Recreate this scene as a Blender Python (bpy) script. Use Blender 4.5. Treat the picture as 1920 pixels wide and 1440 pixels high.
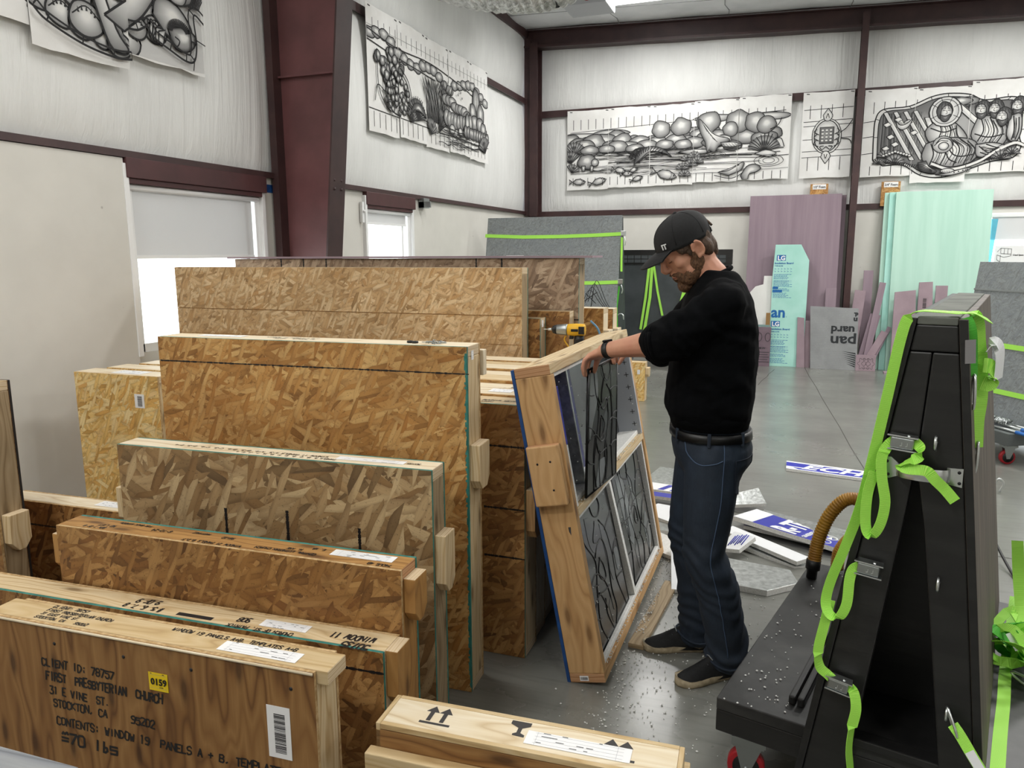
import bpy, bmesh, math, random
from mathutils import Vector, Matrix, noise
R_ = random.Random(7)
for o in list(bpy.data.objects): bpy.data.objects.remove(o)
SC = bpy.context.scene
COL = SC.collection
PI = math.pi
def V(*a): return Vector(a)

# ------------------------------------------------------------------ camera
cam_d = bpy.data.cameras.new('camera'); cam = bpy.data.objects.new('camera', cam_d); COL.objects.link(cam)
cam_d.sensor_width = 36; cam_d.lens = 1412.03/1920*36; cam_d.clip_start = 0.05; cam_d.clip_end = 200
_y, _p, _r = map(math.radians, (20.4246, 9.7861, 0.2594))
_f = V(-math.sin(_y)*math.cos(_p), math.cos(_y)*math.cos(_p), -math.sin(_p))
_rt = V(math.cos(_y), math.sin(_y), 0); _dn = _f.cross(_rt)
_rt2 = _rt*math.cos(_r)+_dn*math.sin(_r); _dn2 = -_rt*math.sin(_r)+_dn*math.cos(_r)
_m = Matrix((_rt2, -_dn2, -_f)).transposed().to_4x4(); _m.translation = V(0, 0, 1.6)
cam.matrix_world = _m
SC.camera = cam

# ------------------------------------------------------------------ sky, lamps, exposure
SC.view_settings.view_transform = 'Standard'; SC.view_settings.look = 'None'
SC.view_settings.gamma = 1; SC.view_settings.use_curve_mapping = False
SC.view_settings.exposure = 0.30
W = bpy.data.worlds.new('sky'); SC.world = W; W.use_nodes = True
_bg = W.node_tree.nodes['Background']; _bg.inputs[0].default_value = (0.93, 0.97, 1, 1); _bg.inputs[1].default_value = 4.2
LAMPS = [(-1.95, 10.05, 66), (2.6, 9.6, 74), (-2.2, 6.6, 32), (1.7, 6.4, 88), (5.6, 7.6, 76), (-2.4, 2.9, 17), (1.2, 3.4, 32), (4.6, 2.4, 56), (-1.8, -1.2, 62), (2.6, -2.0, 46), (-3.0, 0.5, 34)]  # only the first is seen; last three are added fill for the crate fronts

# ------------------------------------------------------------------ helpers
class MB:
    def __init__(s): s.v=[]; s.f=[]; s.uv=[]; s.mi=[]; s.tone=[]; s.M=Matrix(); s.sm=[]
    def add(s, vs, fs, mi=0, uvs=None, tones=None, smooth=False):
        b=len(s.v); s.v+= [s.M@Vector(p) for p in vs]
        for k,f in enumerate(fs):
            s.f.append([b+i for i in f]); s.mi.append(mi[k] if isinstance(mi,(list,tuple)) else mi); s.sm.append(smooth)
            s.uv.append(uvs[k] if uvs else [(vs[i][0],vs[i][1]) for i in f])
            s.tone.append([tones[i] for i in f] if tones else None)
    def box(s, lo, hi, grain=0, mi=0, cap=None, capax=None, ax=None):
        """axis aligned box; cap: material index of the two faces across axis capax; ax: dict axis->mi"""
        lo=Vector(lo); hi=Vector(hi); ou,ov=R_.uniform(0,9),R_.uniform(0,9)
        vs=[(x,y,z) for x in (lo.x,hi.x) for y in (lo.y,hi.y) for z in (lo.z,hi.z)]
        fs=[(0,1,3,2),(4,6,7,5),(0,4,5,1),(2,3,7,6),(0,2,6,4),(1,5,7,3)]
        mis=[];uvs=[]
        for k,f in enumerate(fs):
            a=k//2; m=mi
            if ax and a in ax: m=ax[a]
            mis.append(m); i,j=[q for q in range(3) if q!=a]
            if j==grain: i,j=j,i
            uvs.append([(vs[q][i]+ou,vs[q][j]+ov+a*.37) for q in f])
        s.add(vs,fs,mis,uvs); return s
    def prism(s, pts, axis, a, b, mi=0, capmi=None):
        """polygon pts (2D) extruded along axis from a to b"""
        n=len(pts)
        def mk(p,t):
            q=[0,0,0]; ii=[k for k in range(3) if k!=axis]; q[ii[0]],q[ii[1]]=p; q[axis]=t; return tuple(q)
        vs=[mk(p,a) for p in pts]+[mk(p,b) for p in pts]
        ar=sum(pts[i][0]*pts[(i+1)%n][1]-pts[(i+1)%n][0]*pts[i][1] for i in range(n))
        flip=(ar>0)!=(axis==1)
        fs=[list(range(n))[::-1],list(range(n,2*n))]+[[i,(i+1)%n,n+(i+1)%n,n+i] for i in range(n)]
        if not flip: fs=[f[::-1] for f in fs]
        off=R_.uniform(0,5); uvs=[]
        for f in fs:
            P=[Vector(vs[i]) for i in f]; nn=(P[1]-P[0]).cross(P[2]-P[1]); k=max(range(3),key=lambda q:abs(nn[q])); i,j=[q for q in range(3) if q!=k]
            uvs.append([(p[j]+off,p[i]+off) for p in P])
        cm=mi if capmi is None else capmi
        s.add(vs,fs,[cm,cm]+[mi]*n,uvs); return s
    def loft(s, rings, mi=0, caps=True, closed=True, smooth=True):
        n=len(rings[0]); vs=[p for r in rings for p in r]; fs=[];uvs=[]
        L=0
        for k in range(len(rings)-1):
            d=(Vector(rings[k+1][0])-Vector(rings[k][0])).length
            for i in range(n if closed else n-1):
                j=(i+1)%n; fs.append((k*n+i,k*n+j,(k+1)*n+j,(k+1)*n+i)); u=i/n; u2=(i+1)/n
                uvs.append([(L,u*.3),(L,u2*.3),(L+d,u2*.3),(L+d,u*.3)])
            L+=d
        if caps and closed:
            fs.append(tuple(range(n))[::-1]); uvs.append([(0,0)]*n); b=(len(rings)-1)*n; fs.append(tuple(b+i for i in range(n))); uvs.append([(0,0)]*n)
        s.add(vs,fs,mi,uvs,smooth=smooth); return s
    def tube(s, pts, r, n=8, mi=0, caps=True):
        pts=[Vector(p) for p in pts]; rr=r if isinstance(r,(list,tuple)) else [r]*len(pts); rings=[]; up=None
        for k,p in enumerate(pts):
            t=(pts[min(k+1,len(pts)-1)]-pts[max(k-1,0)]).normalized()
            if up is None: up=t.orthogonal().normalized()
            else:
                up=up-t*up.dot(t)
                up=up.normalized() if up.length>1e-6 else t.orthogonal().normalized()
            w=t.cross(up); rings.append([tuple(p+(up*math.cos(2*PI*i/n)+w*math.sin(2*PI*i/n))*rr[k]) for i in range(n)])
        return s.loft(rings,mi,caps)
    def cyl(s, a, b, r, n=16, mi=0, r2=None): return s.tube([a,b],[r,r if r2 is None else r2],n,mi)
    def ball(s, c, r, mi=0, n=10, m=7, rot=None):
        """ellipsoid; r number or 3-tuple, rot a 3x3 matrix of axes"""
        r=(r,r,r) if not isinstance(r,(list,tuple)) else r; rings=[]; c=Vector(c)
        for k in range(m+1):
            th=PI*k/m; z=-math.cos(th); q=max(math.sin(th),.02)
            ring=[]
            for i in range(n):
                p=Vector((r[0]*q*math.cos(2*PI*i/n),r[1]*q*math.sin(2*PI*i/n),r[2]*z)); ring.append(tuple(c+(rot@p if rot else p)))
            rings.append(ring)
        return s.loft(rings,mi)
    def ribbon(s, pts, wv, w, th=.0016, mi=0):
        """strap along pts; wv one width direction or one for each point; closed thin solid"""
        pts=[Vector(p) for p in pts]; rings=[]; n=len(pts)
        for k,p in enumerate(pts):
            t=(pts[min(k+1,n-1)]-pts[max(k-1,0)]).normalized(); d=Vector(wv[k] if isinstance(wv,list) else wv)
            d=(d-t*d.dot(t)).normalized(); nn=t.cross(d); ww=w[k] if isinstance(w,list) else w
            rings.append([tuple(p+d*a*ww/2+nn*b*th/2) for a,b in ((-1,-1),(1,-1),(1,1),(-1,1))])
        return s.loft(rings,mi,smooth=False)
    def sheet(s, f, nu, nv, mi=0, smooth=True):
        vs=[f(i/nu,j/nv) for j in range(nv+1) for i in range(nu+1)]; fs=[];uv=[]
        for j in range(nv):
            for i in range(nu):
                a=j*(nu+1)+i; fs.append((a,a+1,a+nu+2,a+nu+1)); uv.append([(i/nu,j/nv),((i+1)/nu,j/nv),((i+1)/nu,(j+1)/nv),(i/nu,(j+1)/nv)])
        s.add(vs,fs,mi,uv,smooth=smooth); return s
def obj(name, mb, mats, parent=None, bevel=0, loc=None, sub=0):
    me=bpy.data.meshes.new(name); me.from_pydata([tuple(p) for p in mb.v],[],mb.f)
    for m in (mats if isinstance(mats,(list,tuple)) else [mats]): me.materials.append(m)
    uvl=me.uv_layers.new(name='UVMap'); k=0
    flat=[c for f in mb.uv for p in f for c in p]; uvl.data.foreach_set('uv',flat)
    me.polygons.foreach_set('material_index',mb.mi); me.polygons.foreach_set('use_smooth',mb.sm)
    if any(t is not None for t in mb.tone):
        ca=me.color_attributes.new('tone','FLOAT_COLOR','CORNER'); fl=[]
        for f,t in zip(mb.f,mb.tone):
            for q in (t or [0]*len(f)): fl+=[q,q,q,1]
        ca.data.foreach_set('color',fl)
    me.update()
    o=bpy.data.objects.new(name,me); COL.objects.link(o)
    if parent: o.parent=parent
    if loc: o.location=loc
    if bevel:
        b=o.modifiers.new('bevel','BEVEL'); b.width=bevel; b.segments=2; b.limit_method='ANGLE'; b.angle_limit=math.radians(40)
    if sub:
        b=o.modifiers.new('sub','SUBSURF'); b.levels=sub; b.render_levels=sub
    return o
def tag(o,label,cat,group=None):
    o['label']=label; o['category']=cat
    if group: o['group']=group
    return o
def thing(name,label,cat,loc=(0,0,0),rotz=0,group=None,rot=None):
    o=bpy.data.objects.new(name,None); COL.objects.link(o); o.location=loc; o.rotation_euler=rot or (0,0,rotz); o.empty_display_size=.05
    return tag(o,label,cat,group)
def struct(name,mb,mats,parent=None,bevel=0):
    o=obj(name,mb,mats,parent,bevel)
    if not parent: o['kind']='structure'
    return o
def smooth_path(pts, n=6):
    """Catmull-Rom through pts"""
    P=[Vector(p) for p in pts]; P=[P[0]*2-P[1]]+P+[P[-1]*2-P[-2]]; out=[]
    for k in range(1,len(P)-2):
        a,b,c,d=P[k-1:k+3]
        for i in range(n):
            t=i/n; out.append(.5*((2*b)+(c-a)*t+(2*a-5*b+4*c-d)*t*t+(3*b-a-3*c+d)*t**3))
    out.append(P[-2]); return out

# ------------------------------------------------------------------ materials
def mat(name, base=(.8,.8,.8), rough=.6, metal=0, spec=.5, **kw):
    m=bpy.data.materials.new(name); m.use_nodes=True; b=m.node_tree.nodes['Principled BSDF']
    b.inputs['Base Color'].default_value=(*base,1); b.inputs['Roughness'].default_value=rough; b.inputs['Metallic'].default_value=metal
    b.inputs['Specular IOR Level'].default_value=spec
    for k,v in kw.items(): b.inputs[k.replace('_',' ')].default_value=v
    return m
class NT:
    def __init__(s,m): s.m=m; s.t=m.node_tree; s.b=s.t.nodes['Principled BSDF']
    def n(s,typ,**kw):
        n=s.t.nodes.new('ShaderNode'+typ)
        for k,v in kw.items():
            if k.startswith('i_'):
                key=k[2:]; key=int(key) if key.isdigit() else key.replace('_',' '); n.inputs[key].default_value=v
            else: setattr(n,k,v)
        return n
    def l(s,a,b): s.t.links.new(a,b)
    def math(s,op,a,b=None,c=None):
        n=s.n('Math',operation=op)
        for k,x in enumerate((a,b,c)):
            if x is None: continue
            if isinstance(x,(int,float)): n.inputs[k].default_value=x
            else: s.l(x,n.inputs[k])
        return n.outputs[0]
    def mix(s,f,a,b,bt='MIX'):
        n=s.n('Mix',data_type='RGBA',blend_type=bt)
        for k,x in ((0,f),(6,a),(7,b)):
            if isinstance(x,(int,float)): n.inputs[k].default_value=x
            elif isinstance(x,tuple): n.inputs[k].default_value=(*x,1)
            else: s.l(x,n.inputs[k])
        return n.outputs[2]
    def ramp(s,f,stops):
        n=s.n('ValToRGB'); e=n.color_ramp.elements
        while len(e)<len(stops): e.new(.5)
        for k,(p,c) in enumerate(stops): e[k].position=p; e[k].color=(*c,1) if isinstance(c,tuple) else (c,c,c,1)
        s.l(f,n.inputs[0]); return n.outputs[0]
    def coord(s,kind='UV',scale=(1,1,1),rot=0,rand=True,loc=(0,0,0)):
        c=s.n('TexCoord').outputs[kind]
        if rand:
            r=s.n('ObjectInfo').outputs['Random']; a=s.n('VectorMath',operation='MULTIPLY_ADD'); x=s.n('CombineXYZ')
            for i in range(3): s.l(s.math('MULTIPLY',r,17.3+9*i),x.inputs[i])
            a2=s.n('VectorMath',operation='ADD'); s.l(c,a2.inputs[0]); s.l(x.outputs[0],a2.inputs[1]); c=a2.outputs[0]
        m=s.n('Mapping'); m.inputs['Scale'].default_value=scale; m.inputs['Rotation'].default_value=(0,0,rot); m.inputs['Location'].default_value=loc
        s.l(c,m.inputs[0]); return m.outputs[0]
    def noise(s,v,scale=5,det=4,rough=.55,dist=0):
        n=s.n('TexNoise',i_Scale=scale,i_Detail=det,i_Roughness=rough,i_Distortion=dist); s.l(v,n.inputs['Vector']); return n.outputs[0]
    def bump(s,h,strength=.3,dist=.01):
        n=s.n('Bump',i_Strength=strength,i_Distance=dist); s.l(h,n.inputs['Height']); s.l(n.outputs[0],s.b.inputs['Normal'])
    def col(s,c): s.l(c,s.b.inputs['Base Color'])
def osb_mat(name, dark, mid, light, accent, size=1.0, rough=.6):
    m=mat(name,mid,rough); t=NT(m); base=t.coord()
    cur=None
    for i,(ang,cov) in enumerate(((.1,1),(1.25,.5),(-.75,.45),(.45,.45),(-.28,.4),(2.0,.34))):
        mp=t.n('Mapping'); mp.inputs['Rotation'].default_value=(0,0,ang); mp.inputs['Location'].default_value=(i*3.7,i*1.9,0); t.l(base,mp.inputs[0])
        wob=t.n('TexNoise',i_Scale=9/size,i_Detail=1); t.l(mp.outputs[0],wob.inputs['Vector'])
        ad=t.n('VectorMath',operation='SCALE'); t.l(wob.outputs['Color'],ad.inputs[0]); ad.inputs['Scale'].default_value=.012*size
        ad2=t.n('VectorMath',operation='ADD'); t.l(mp.outputs[0],ad2.inputs[0]); t.l(ad.outputs[0],ad2.inputs[1])
        sc=t.n('VectorMath',operation='MULTIPLY'); t.l(ad2.outputs[0],sc.inputs[0]); sc.inputs[1].default_value=(9.5/size,(38+7*(i%3))/size,1)
        vo=t.n('TexVoronoi',voronoi_dimensions='2D',i_Scale=1.0,i_Randomness=1.0); t.l(sc.outputs[0],vo.inputs['Vector'])
        sp=t.n('SeparateColor'); t.l(vo.outputs['Color'],sp.inputs[0])
        st=t.n('VectorMath',operation='MULTIPLY'); t.l(ad2.outputs[0],st.inputs[0]); st.inputs[1].default_value=(12,240,1)
        g=t.noise(st.outputs[0],1,3,.6)
        tone=t.ramp(sp.outputs[0],[(0,dark),(.22,mid),(.5,light),(.68,mid),(.85,accent),(1,light)])
        tone=t.mix(t.math('MULTIPLY',g,.5),tone,t.mix(.4,dark,mid))
        edge=t.ramp(vo.outputs['Distance'],[(.35,(1,1,1)),(.75,(.5,.45,.4))])
        tone=t.mix(.55,tone,edge,'MULTIPLY')
        if cur is None: cur=tone; hh=sp.outputs[2]
        else:
            k=t.math('GREATER_THAN',sp.outputs[1],1-cov); cur=t.mix(k,cur,tone); hm=t.n('Mix',data_type='FLOAT'); t.l(k,hm.inputs[0]); t.l(hh,hm.inputs[2]); t.l(sp.outputs[2],hm.inputs[3]); hh=hm.outputs[0]
    big=t.noise(base,2.2/size,2); cur=t.mix(t.ramp(big,[(.35,0.0),(.7,.35)]),cur,dark)
    spk=t.noise(base,150,2,.7); cur=t.mix(t.ramp(spk,[(.62,0.0),(.72,.7)]),cur,(dark[0]*.3,dark[1]*.3,dark[2]*.3))
    t.col(cur); t.bump(hh,.25,.003); return m
def pine_mat(name, light, mid, dark, knots=True, ring=26, rough=.6):
    m=mat(name,mid,rough); t=NT(m); c=t.coord()
    def sc(x,y):
        q=t.n('VectorMath',operation='MULTIPLY'); t.l(c,q.inputs[0]); q.inputs[1].default_value=(x,y,1); return q.outputs[0]
    d=t.noise(sc(1.6,8),1,2,.5)
    yy=t.n('SeparateXYZ'); t.l(c,yy.inputs[0])
    ph=t.math('MULTIPLY_ADD',d,5.5,t.math('MULTIPLY',yy.outputs[1],ring))
    rg=t.math('ABSOLUTE',t.math('SUBTRACT',t.math('FRACT',ph),.5))
    fine=t.noise(sc(4,190),1,3,.6)
    cc=t.ramp(rg,[(0,dark),(.1,mid),(.3,light),(.5,mid)])
    cc=t.mix(t.math('MULTIPLY',fine,.6),cc,t.mix(.5,mid,dark))
    bl=t.noise(sc(1.1,3),1,2); cc=t.mix(t.ramp(bl,[(.4,0.0),(.75,.45)]),cc,mid)
    if knots:
        vo=t.n('TexVoronoi',voronoi_dimensions='2D',i_Scale=1); t.l(sc(2.6,9),vo.inputs['Vector'])
        k=t.ramp(vo.outputs['Distance'],[(.05,1.0),(.11,.35),(.17,0.0)]); cc=t.mix(t.math('MULTIPLY',k,.8),cc,(dark[0]*.45,dark[1]*.4,dark[2]*.35))
    t.col(cc); t.bump(fine,.12,.002); return m
def noisy(name, a, b, scale=6, rough=.6, det=4, metal=0, spec=.5, kind='Object', stretch=(1,1,1), bumpk=0, lo=.35, hi=.65, rlo=None, rhi=None, dist=.01):
    m=mat(name,a,rough,metal,spec); t=NT(m); c=t.coord(kind,stretch); n=t.noise(c,scale,det)
    t.col(t.ramp(n,[(lo,a),(hi,b)]))
    if bumpk: t.bump(n,bumpk,dist)
    if rlo is not None: t.l(t.ramp(n,[(lo,rlo),(hi,rhi)]),t.b.inputs['Roughness'])
    return m
def hx(s):
    c=[int(s[i:i+2],16)/255 for i in (0,2,4)]
    return tuple(x/12.92 if x<=.04045 else ((x+.055)/1.055)**2.4 for x in c)
M={}
M['osb']=osb_mat('osb_golden',hx('865a2a'),hx('cd9854'),hx('ecc482'),hx('b27838'),.8)
M['osb_grey']=osb_mat('osb_weathered',hx('5f4a30'),hx('b08e60'),hx('e0c698'),hx('8a663c'),1.2)
M['osb_pale']=osb_mat('osb_fresh',hx('9c7a4e'),hx('d9b585'),hx('f4dcb2'),hx('c49862'),.8)
M['osb_yellow']=osb_mat('osb_yellow',hx('b8873c'),hx('f6d080'),hx('ffecb4'),hx('dfa552'),.85)
M['osb_dark']=osb_mat('osb_amber',hx('5c3c1e'),hx('a87840'),hx('d0a264'),hx('86582c'),.85)
M['osb_mauve']=osb_mat('osb_dusty',hx('6f5a48'),hx('b89e84'),hx('dac4a8'),hx('967a60'),1.0)
M['pine']=pine_mat('pine_fresh',hx('e4d2ae'),hx('d2b98f'),hx('b39364'))
M['pine_pale']=pine_mat('pine_pale',hx('f0e6d0'),hx('e3d3b4'),hx('c9b08a'),False,18)
M['pine_grey']=pine_mat('pine_aged',hx('b5a182'),hx('9d8868'),hx('7c674a'))
M['fir']=pine_mat('fir_orange',hx('dcb482'),hx('caa06c'),hx('a87d4e'),True,14)
M['fir_dark']=pine_mat('fir_amber',hx('bd9054'),hx('a77a42'),hx('80592e'),True,16)
M['endgrain']=pine_mat('end_grain',hx('e4d3b8'),hx('d2bb98'),hx('b09468'),False,70)
M['fir_end']=pine_mat('fir_end_grain',hx('cfa67e'),hx('bb8c62'),hx('966642'),False,60)
M['ply']=pine_mat('plywood_face',hx('a87f4c'),hx('8c6336'),hx('623f1e'),True,5)
M['ply_light']=pine_mat('plywood_birch',hx('d8c39c'),hx('c7ac7e'),hx('aa8a5c'),False,7)
M['osb_edge']=noisy('osb_cut_edge',hx('cdb084'),hx('a58453'),60,.8)
M['teal']=noisy('teal_edge_paint',hx('1f6a62'),hx('3c8a80'),25,.55)
M['blue_tape']=noisy('blue_edge_tape',hx('1d4f8f'),hx('173f78'),20,.5)
M['paper']=mat('label_paper',hx('f2f2f2'),.6)
M['ink']=mat('marker_ink',(.012,.011,.012),.5)
M['print_grey']=mat('printed_grey',hx('8d9299'),.6)
M['white_vinyl']=noisy('white_vinyl_facing',hx('f0f1ef'),hx('e3e4e2'),3,.55,4,stretch=(1,1,.35),lo=.3,hi=.75)
t=NT(M['white_vinyl']); c=t.coord('Object',(9,9,.35),rand=False); t.bump(t.noise(c,1.6,4,.6,.6),.32,.05)
M['liner']=noisy('white_painted_panel',hx('e0ded7'),hx('d7d5ce'),2,.55)
t=NT(M['liner']); c=t.coord('Object',rand=False); vo=t.n('TexVoronoi',i_Scale=4); t.l(c,vo.inputs['Vector'])
_l=t.b.inputs['Base Color'].links[0].from_socket; t.col(t.mix(t.ramp(vo.outputs['Distance'],[(.02,.7),(.05,0.0)]),_l,hx('8d8880')))
M['red_steel']=noisy('oxide_red_steel',hx('74494a'),hx('623d3e'),3,.45,bumpk=.05)
M['brown_steel']=noisy('dark_brown_steel',hx('47302f'),hx('3b2728'),5,.45)
M['header']=noisy('brown_red_header',hx('553334'),hx('482b2c'),4,.5)
M['roof_vinyl']=noisy('roof_vinyl',hx('eef0f1'),hx('e0e3e4'),2.5,.5,bumpk=.15)
m=noisy('polished_concrete',hx('84857f'),hx('6d6e69'),1.3,.3,8,lo=.3,hi=.72,rlo=.24,rhi=.42); M['concrete']=m; m.node_tree.nodes['Principled BSDF'].inputs['Coat Weight'].default_value=.45; m.node_tree.nodes['Principled BSDF'].inputs['Coat Roughness'].default_value=.22
t=NT(m); c=t.coord('Object',rand=False); _l=t.b.inputs['Base Color'].links[0].from_socket
n2=t.noise(c,14,6,.7); s2=t.coord('Object',(1.2,16,1),.35,False); n3=t.noise(s2,2,5,.6)
cc=t.mix(t.ramp(n2,[(.4,0.0),(.7,.3)]),_l,hx('83827a')); cc=t.mix(t.ramp(n3,[(.5,0.0),(.75,.35)]),cc,hx('484743'))
v0=t.noise(c,.55,3); cc=t.mix(t.ramp(v0,[(.52,0.0),(.68,.4)]),cc,hx('454440')); t.col(cc); t.bump(n2,.04,.004)
M['black_ply']=noisy('black_painted_ply',hx('1c1c1c'),hx('272726'),3,.38,6,stretch=(1,1,8),bumpk=.12,lo=.4,hi=.7)
M['black_deck']=noisy('black_scuffed_deck',hx('242424'),hx('3a3a39'),9,.42,8,lo=.45,hi=.75,bumpk=.06)
M['dark_ply']=noisy('dark_stained_ply',hx('655a50'),hx('3c352e'),5,.6,6,stretch=(3,3,.35),bumpk=.2)
M['felt']=noisy('grey_worn_top',hx('74776f'),hx('5b5e58'),8,.8,6)
M['grey_osb']=osb_mat('osb_grey_painted',hx('80868a'),hx('8d9394'),hx('999f9f'),hx('868c8d'),.7,.4)
M['grey_paint']=noisy('grey_paint',hx('646a69'),hx('585d5c'),6,.5)
M['dkgrey_paint']=noisy('dark_grey_paint',hx('4d5356'),hx('42484a'),5,.5)
def strap_mat(name,c1,c2):
    m=mat(name,c1,.55); t=NT(m); c=t.coord('UV'); w=t.n('TexWave',i_Scale=110,wave_type='BANDS',bands_direction='X'); t.l(c,w.inputs['Vector'])
    t.col(t.ramp(w.outputs[0],[(.2,c2),(.8,c1)])); t.bump(w.outputs[0],.3,.002); return m
M['strap']=strap_mat('lime_webbing',hx('c4ff6c'),hx('98ec48'))
M['strap2']=strap_mat('green_webbing',hx('5bcc3a'),hx('43ab2c'))
M['chrome']=mat('bright_steel',hx('dde1e1'),.28,1)
M['zinc']=mat('zinc_plate',hx('a8adad'),.38,1)
M['red_rubber']=mat('red_wheel',hx('a11822'),.45)
M['black_rub']=mat('black_plastic',hx('171717'),.45)
M['mint']=noisy('mint_foam',hx('b0d7c7'),hx('bbdfd0'),4,.75,3,stretch=(3,3,.2))
M['mint2']=noisy('mint_foam_cut',hx('a6dccf'),hx('b2e3d8'),5,.7)
M['mauve']=noisy('mauve_foam',hx('97858f'),hx('8b7984'),4,.75,3,stretch=(3,3,.2))
M['rose']=noisy('rose_foam',hx('a18d95'),hx('948189'),5,.75)
M['greyfoam']=noisy('grey_foam',hx('97999a'),hx('8b8d8e'),5,.7)
M['foil']=noisy('foil_facing',hx('cfd2d0'),hx('a9acaa'),40,.32,5,.85,bumpk=.2)
M['eps']=noisy('white_bead_foam',hx('f4f4f1'),hx('dfdfdb'),160,.8,3,bumpk=.4,dist=.003)
M['rblue']=mat('print_blue',hx('2a2fa6'),.5)
M['navy']=mat('dark_blue_facing',hx('161a5c'),.4)
M['white_print']=mat('print_white',hx('f0f2f4'),.55)
M['lgblue']=mat('print_cyan_blue',hx('0f63a8'),.5)
M['black_print']=mat('print_black',hx('22262a'),.5)
M['window_white']=mat('white_window_frame',hx('f3f4f4'),.4)
m=mat('window_glass',(1,1,1),.02); M['glass']=m
nt=m.node_tree; g=nt.nodes.new('ShaderNodeBsdfTransparent'); g.inputs[0].default_value=(.96,.98,.97,1); gl=nt.nodes.new('ShaderNodeBsdfGlossy'); gl.inputs['Roughness'].default_value=.02
fr=nt.nodes.new('ShaderNodeValue'); fr.outputs[0].default_value=.05; mx=nt.nodes.new('ShaderNodeMixShader')
nt.links.new(fr.outputs[0],mx.inputs[0]); nt.links.new(g.outputs[0],mx.inputs[1]); nt.links.new(gl.outputs[0],mx.inputs[2]); nt.links.new(mx.outputs[0],nt.nodes['Material Output'].inputs[0])
m=mat('blind_fabric',hx('dcdcdc'),.8); M['blind']=m
nt=m.node_tree; tr=nt.nodes.new('ShaderNodeBsdfTranslucent'); tr.inputs[0].default_value=(.8,.8,.8,1); mx=nt.nodes.new('ShaderNodeMixShader'); mx.inputs[0].default_value=.16
nt.links.new(nt.nodes['Principled BSDF'].outputs[0],mx.inputs[1]); nt.links.new(tr.outputs[0],mx.inputs[2]); nt.links.new(mx.outputs[0],nt.nodes['Material Output'].inputs[0])
m=mat('lamp_diffuser',(1,1,1),.5); m.node_tree.nodes['Principled BSDF'].inputs['Emission Color'].default_value=(1,1,1,1); m.node_tree.nodes['Principled BSDF'].inputs['Emission Strength'].default_value=3; M['lamp']=m
m=mat('cartoon_paper_ink',hx('e9e8e3'),.75); M['draw']=m; t=NT(m); a=t.n('Attribute',attribute_name='tone'); t.col(t.ramp(a.outputs['Fac'],[(0,(.01,.01,.011)),(.3,(.085,.085,.086)),(.6,(.36,.36,.355)),(.82,(.62,.62,.61)),(1,hx('e9e8e3'))]))
M['cartoon']=noisy('cartoon_paper',hx('efefed'),hx('e2e1de'),3,.75,4,bumpk=.25,dist=.02)

# ------------------------------------------------------------------ lettering
GL={}
for ln in '''A 00 26 40;12 32|B 00 06 36 45 33 03;33 42 41 30 00|C 45 36 16 05 01 10 30 41|D 00 06 26 44 42 20 00|E 40 00 06 46;03 33|F 00 06 46;03 33|G 45 36 16 05 01 10 30 41 43 23|H 00 06;40 46;03 43|I 20 26|J 46 41 30 10 01|K 00 06;46 03 40|L 06 00 40|M 00 06 23 46 40|N 00 06 40 46|O 10 01 05 16 36 45 41 30 10|P 00 06 36 45 44 33 03|R 00 06 36 45 44 33 03;23 40|S 45 36 16 05 04 13 33 42 41 30 10 01|T 06 46;26 20|U 06 01 10 30 41 46|V 06 20 46|W 06 10 24 30 46|X 00 46;06 40|Y 06 23 46;23 20|Z 06 46 00 40|0 10 01 05 16 36 45 41 30 10|1 20 26 15|2 05 16 36 45 44 00 40|3 06 46 23 33 42 41 30 10 01|4 30 36 02 42|5 46 06 04 34 43 41 30 10 01|6 46 16 03 01 10 30 41 42 33 03|7 06 46 10|8 13 04 05 16 36 45 44 33 13 02 01 10 30 41 42 33|9 00 30 43 45 36 16 05 04 13 43|. 20 21|, 21 10|: 21 22;24 25|# 10 16;30 36;02 42;04 44|+ 21 25;03 43|- 03 43|/ 00 46|l 20 26|b 10 16;13 33 32 31 20 10|s 44 04 02 42 40 00|o 10 01 03 14 34 43 41 30 10|f 10 15 26 36;03 33|~ 05 16 25 36 45;03 43;01 41'''.split('|'):
    GL[ln[0]]=[[(int(a[0])/4,int(a[1])/6) for a in st.split()] for st in ln[2:].split(';')]
def handwrite(name, lines, o, xd, yd, parent=None, m=None, seed=1, jit=.05, wd=.2, nrm=None):
    """lines: (text, x, y, height[, width factor]); flat pen strokes laid on a surface"""
    rr=random.Random(seed); o=Vector(o); xd=Vector(xd).normalized(); yd=Vector(yd).normalized(); nn=Vector(nrm) if nrm else xd.cross(yd)
    k=0
    for L in lines:
        b=MB()
        txt,x,y,h=L[:4]; wf=L[4] if len(L)>4 else .62; w=h*wf
        for ch in txt:
            if ch in GL:
                hh=h*rr.uniform(.9,1.08); dy=rr.uniform(-.05,.05)*h
                for st in GL[ch]:
                    P=[(x+(p[0]+rr.uniform(-jit,jit))*w*.78+p[1]*h*.1,y+dy+(p[1]+rr.uniform(-jit,jit))*hh) for p in st]
                    for p,q in zip(P,P[1:]):
                        d=Vector((q[0]-p[0],q[1]-p[1])); 
                        if d.length<1e-6: continue
                        d.normalize(); s=Vector((-d.y,d.x))*h*wd/2; e=d*h*wd*.3; k+=1; z=.0005+.00002*(k%9)
                        c=[Vector(p)-e+s,Vector(p)-e-s,Vector(q)+e-s,Vector(q)+e+s]
                        b.add([o+xd*a.x+yd*a.y+nn*z for a in c],[(0,1,2,3)])
            x+=w
        last=obj(name,b,m or M['ink'],parent)
    return last
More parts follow.
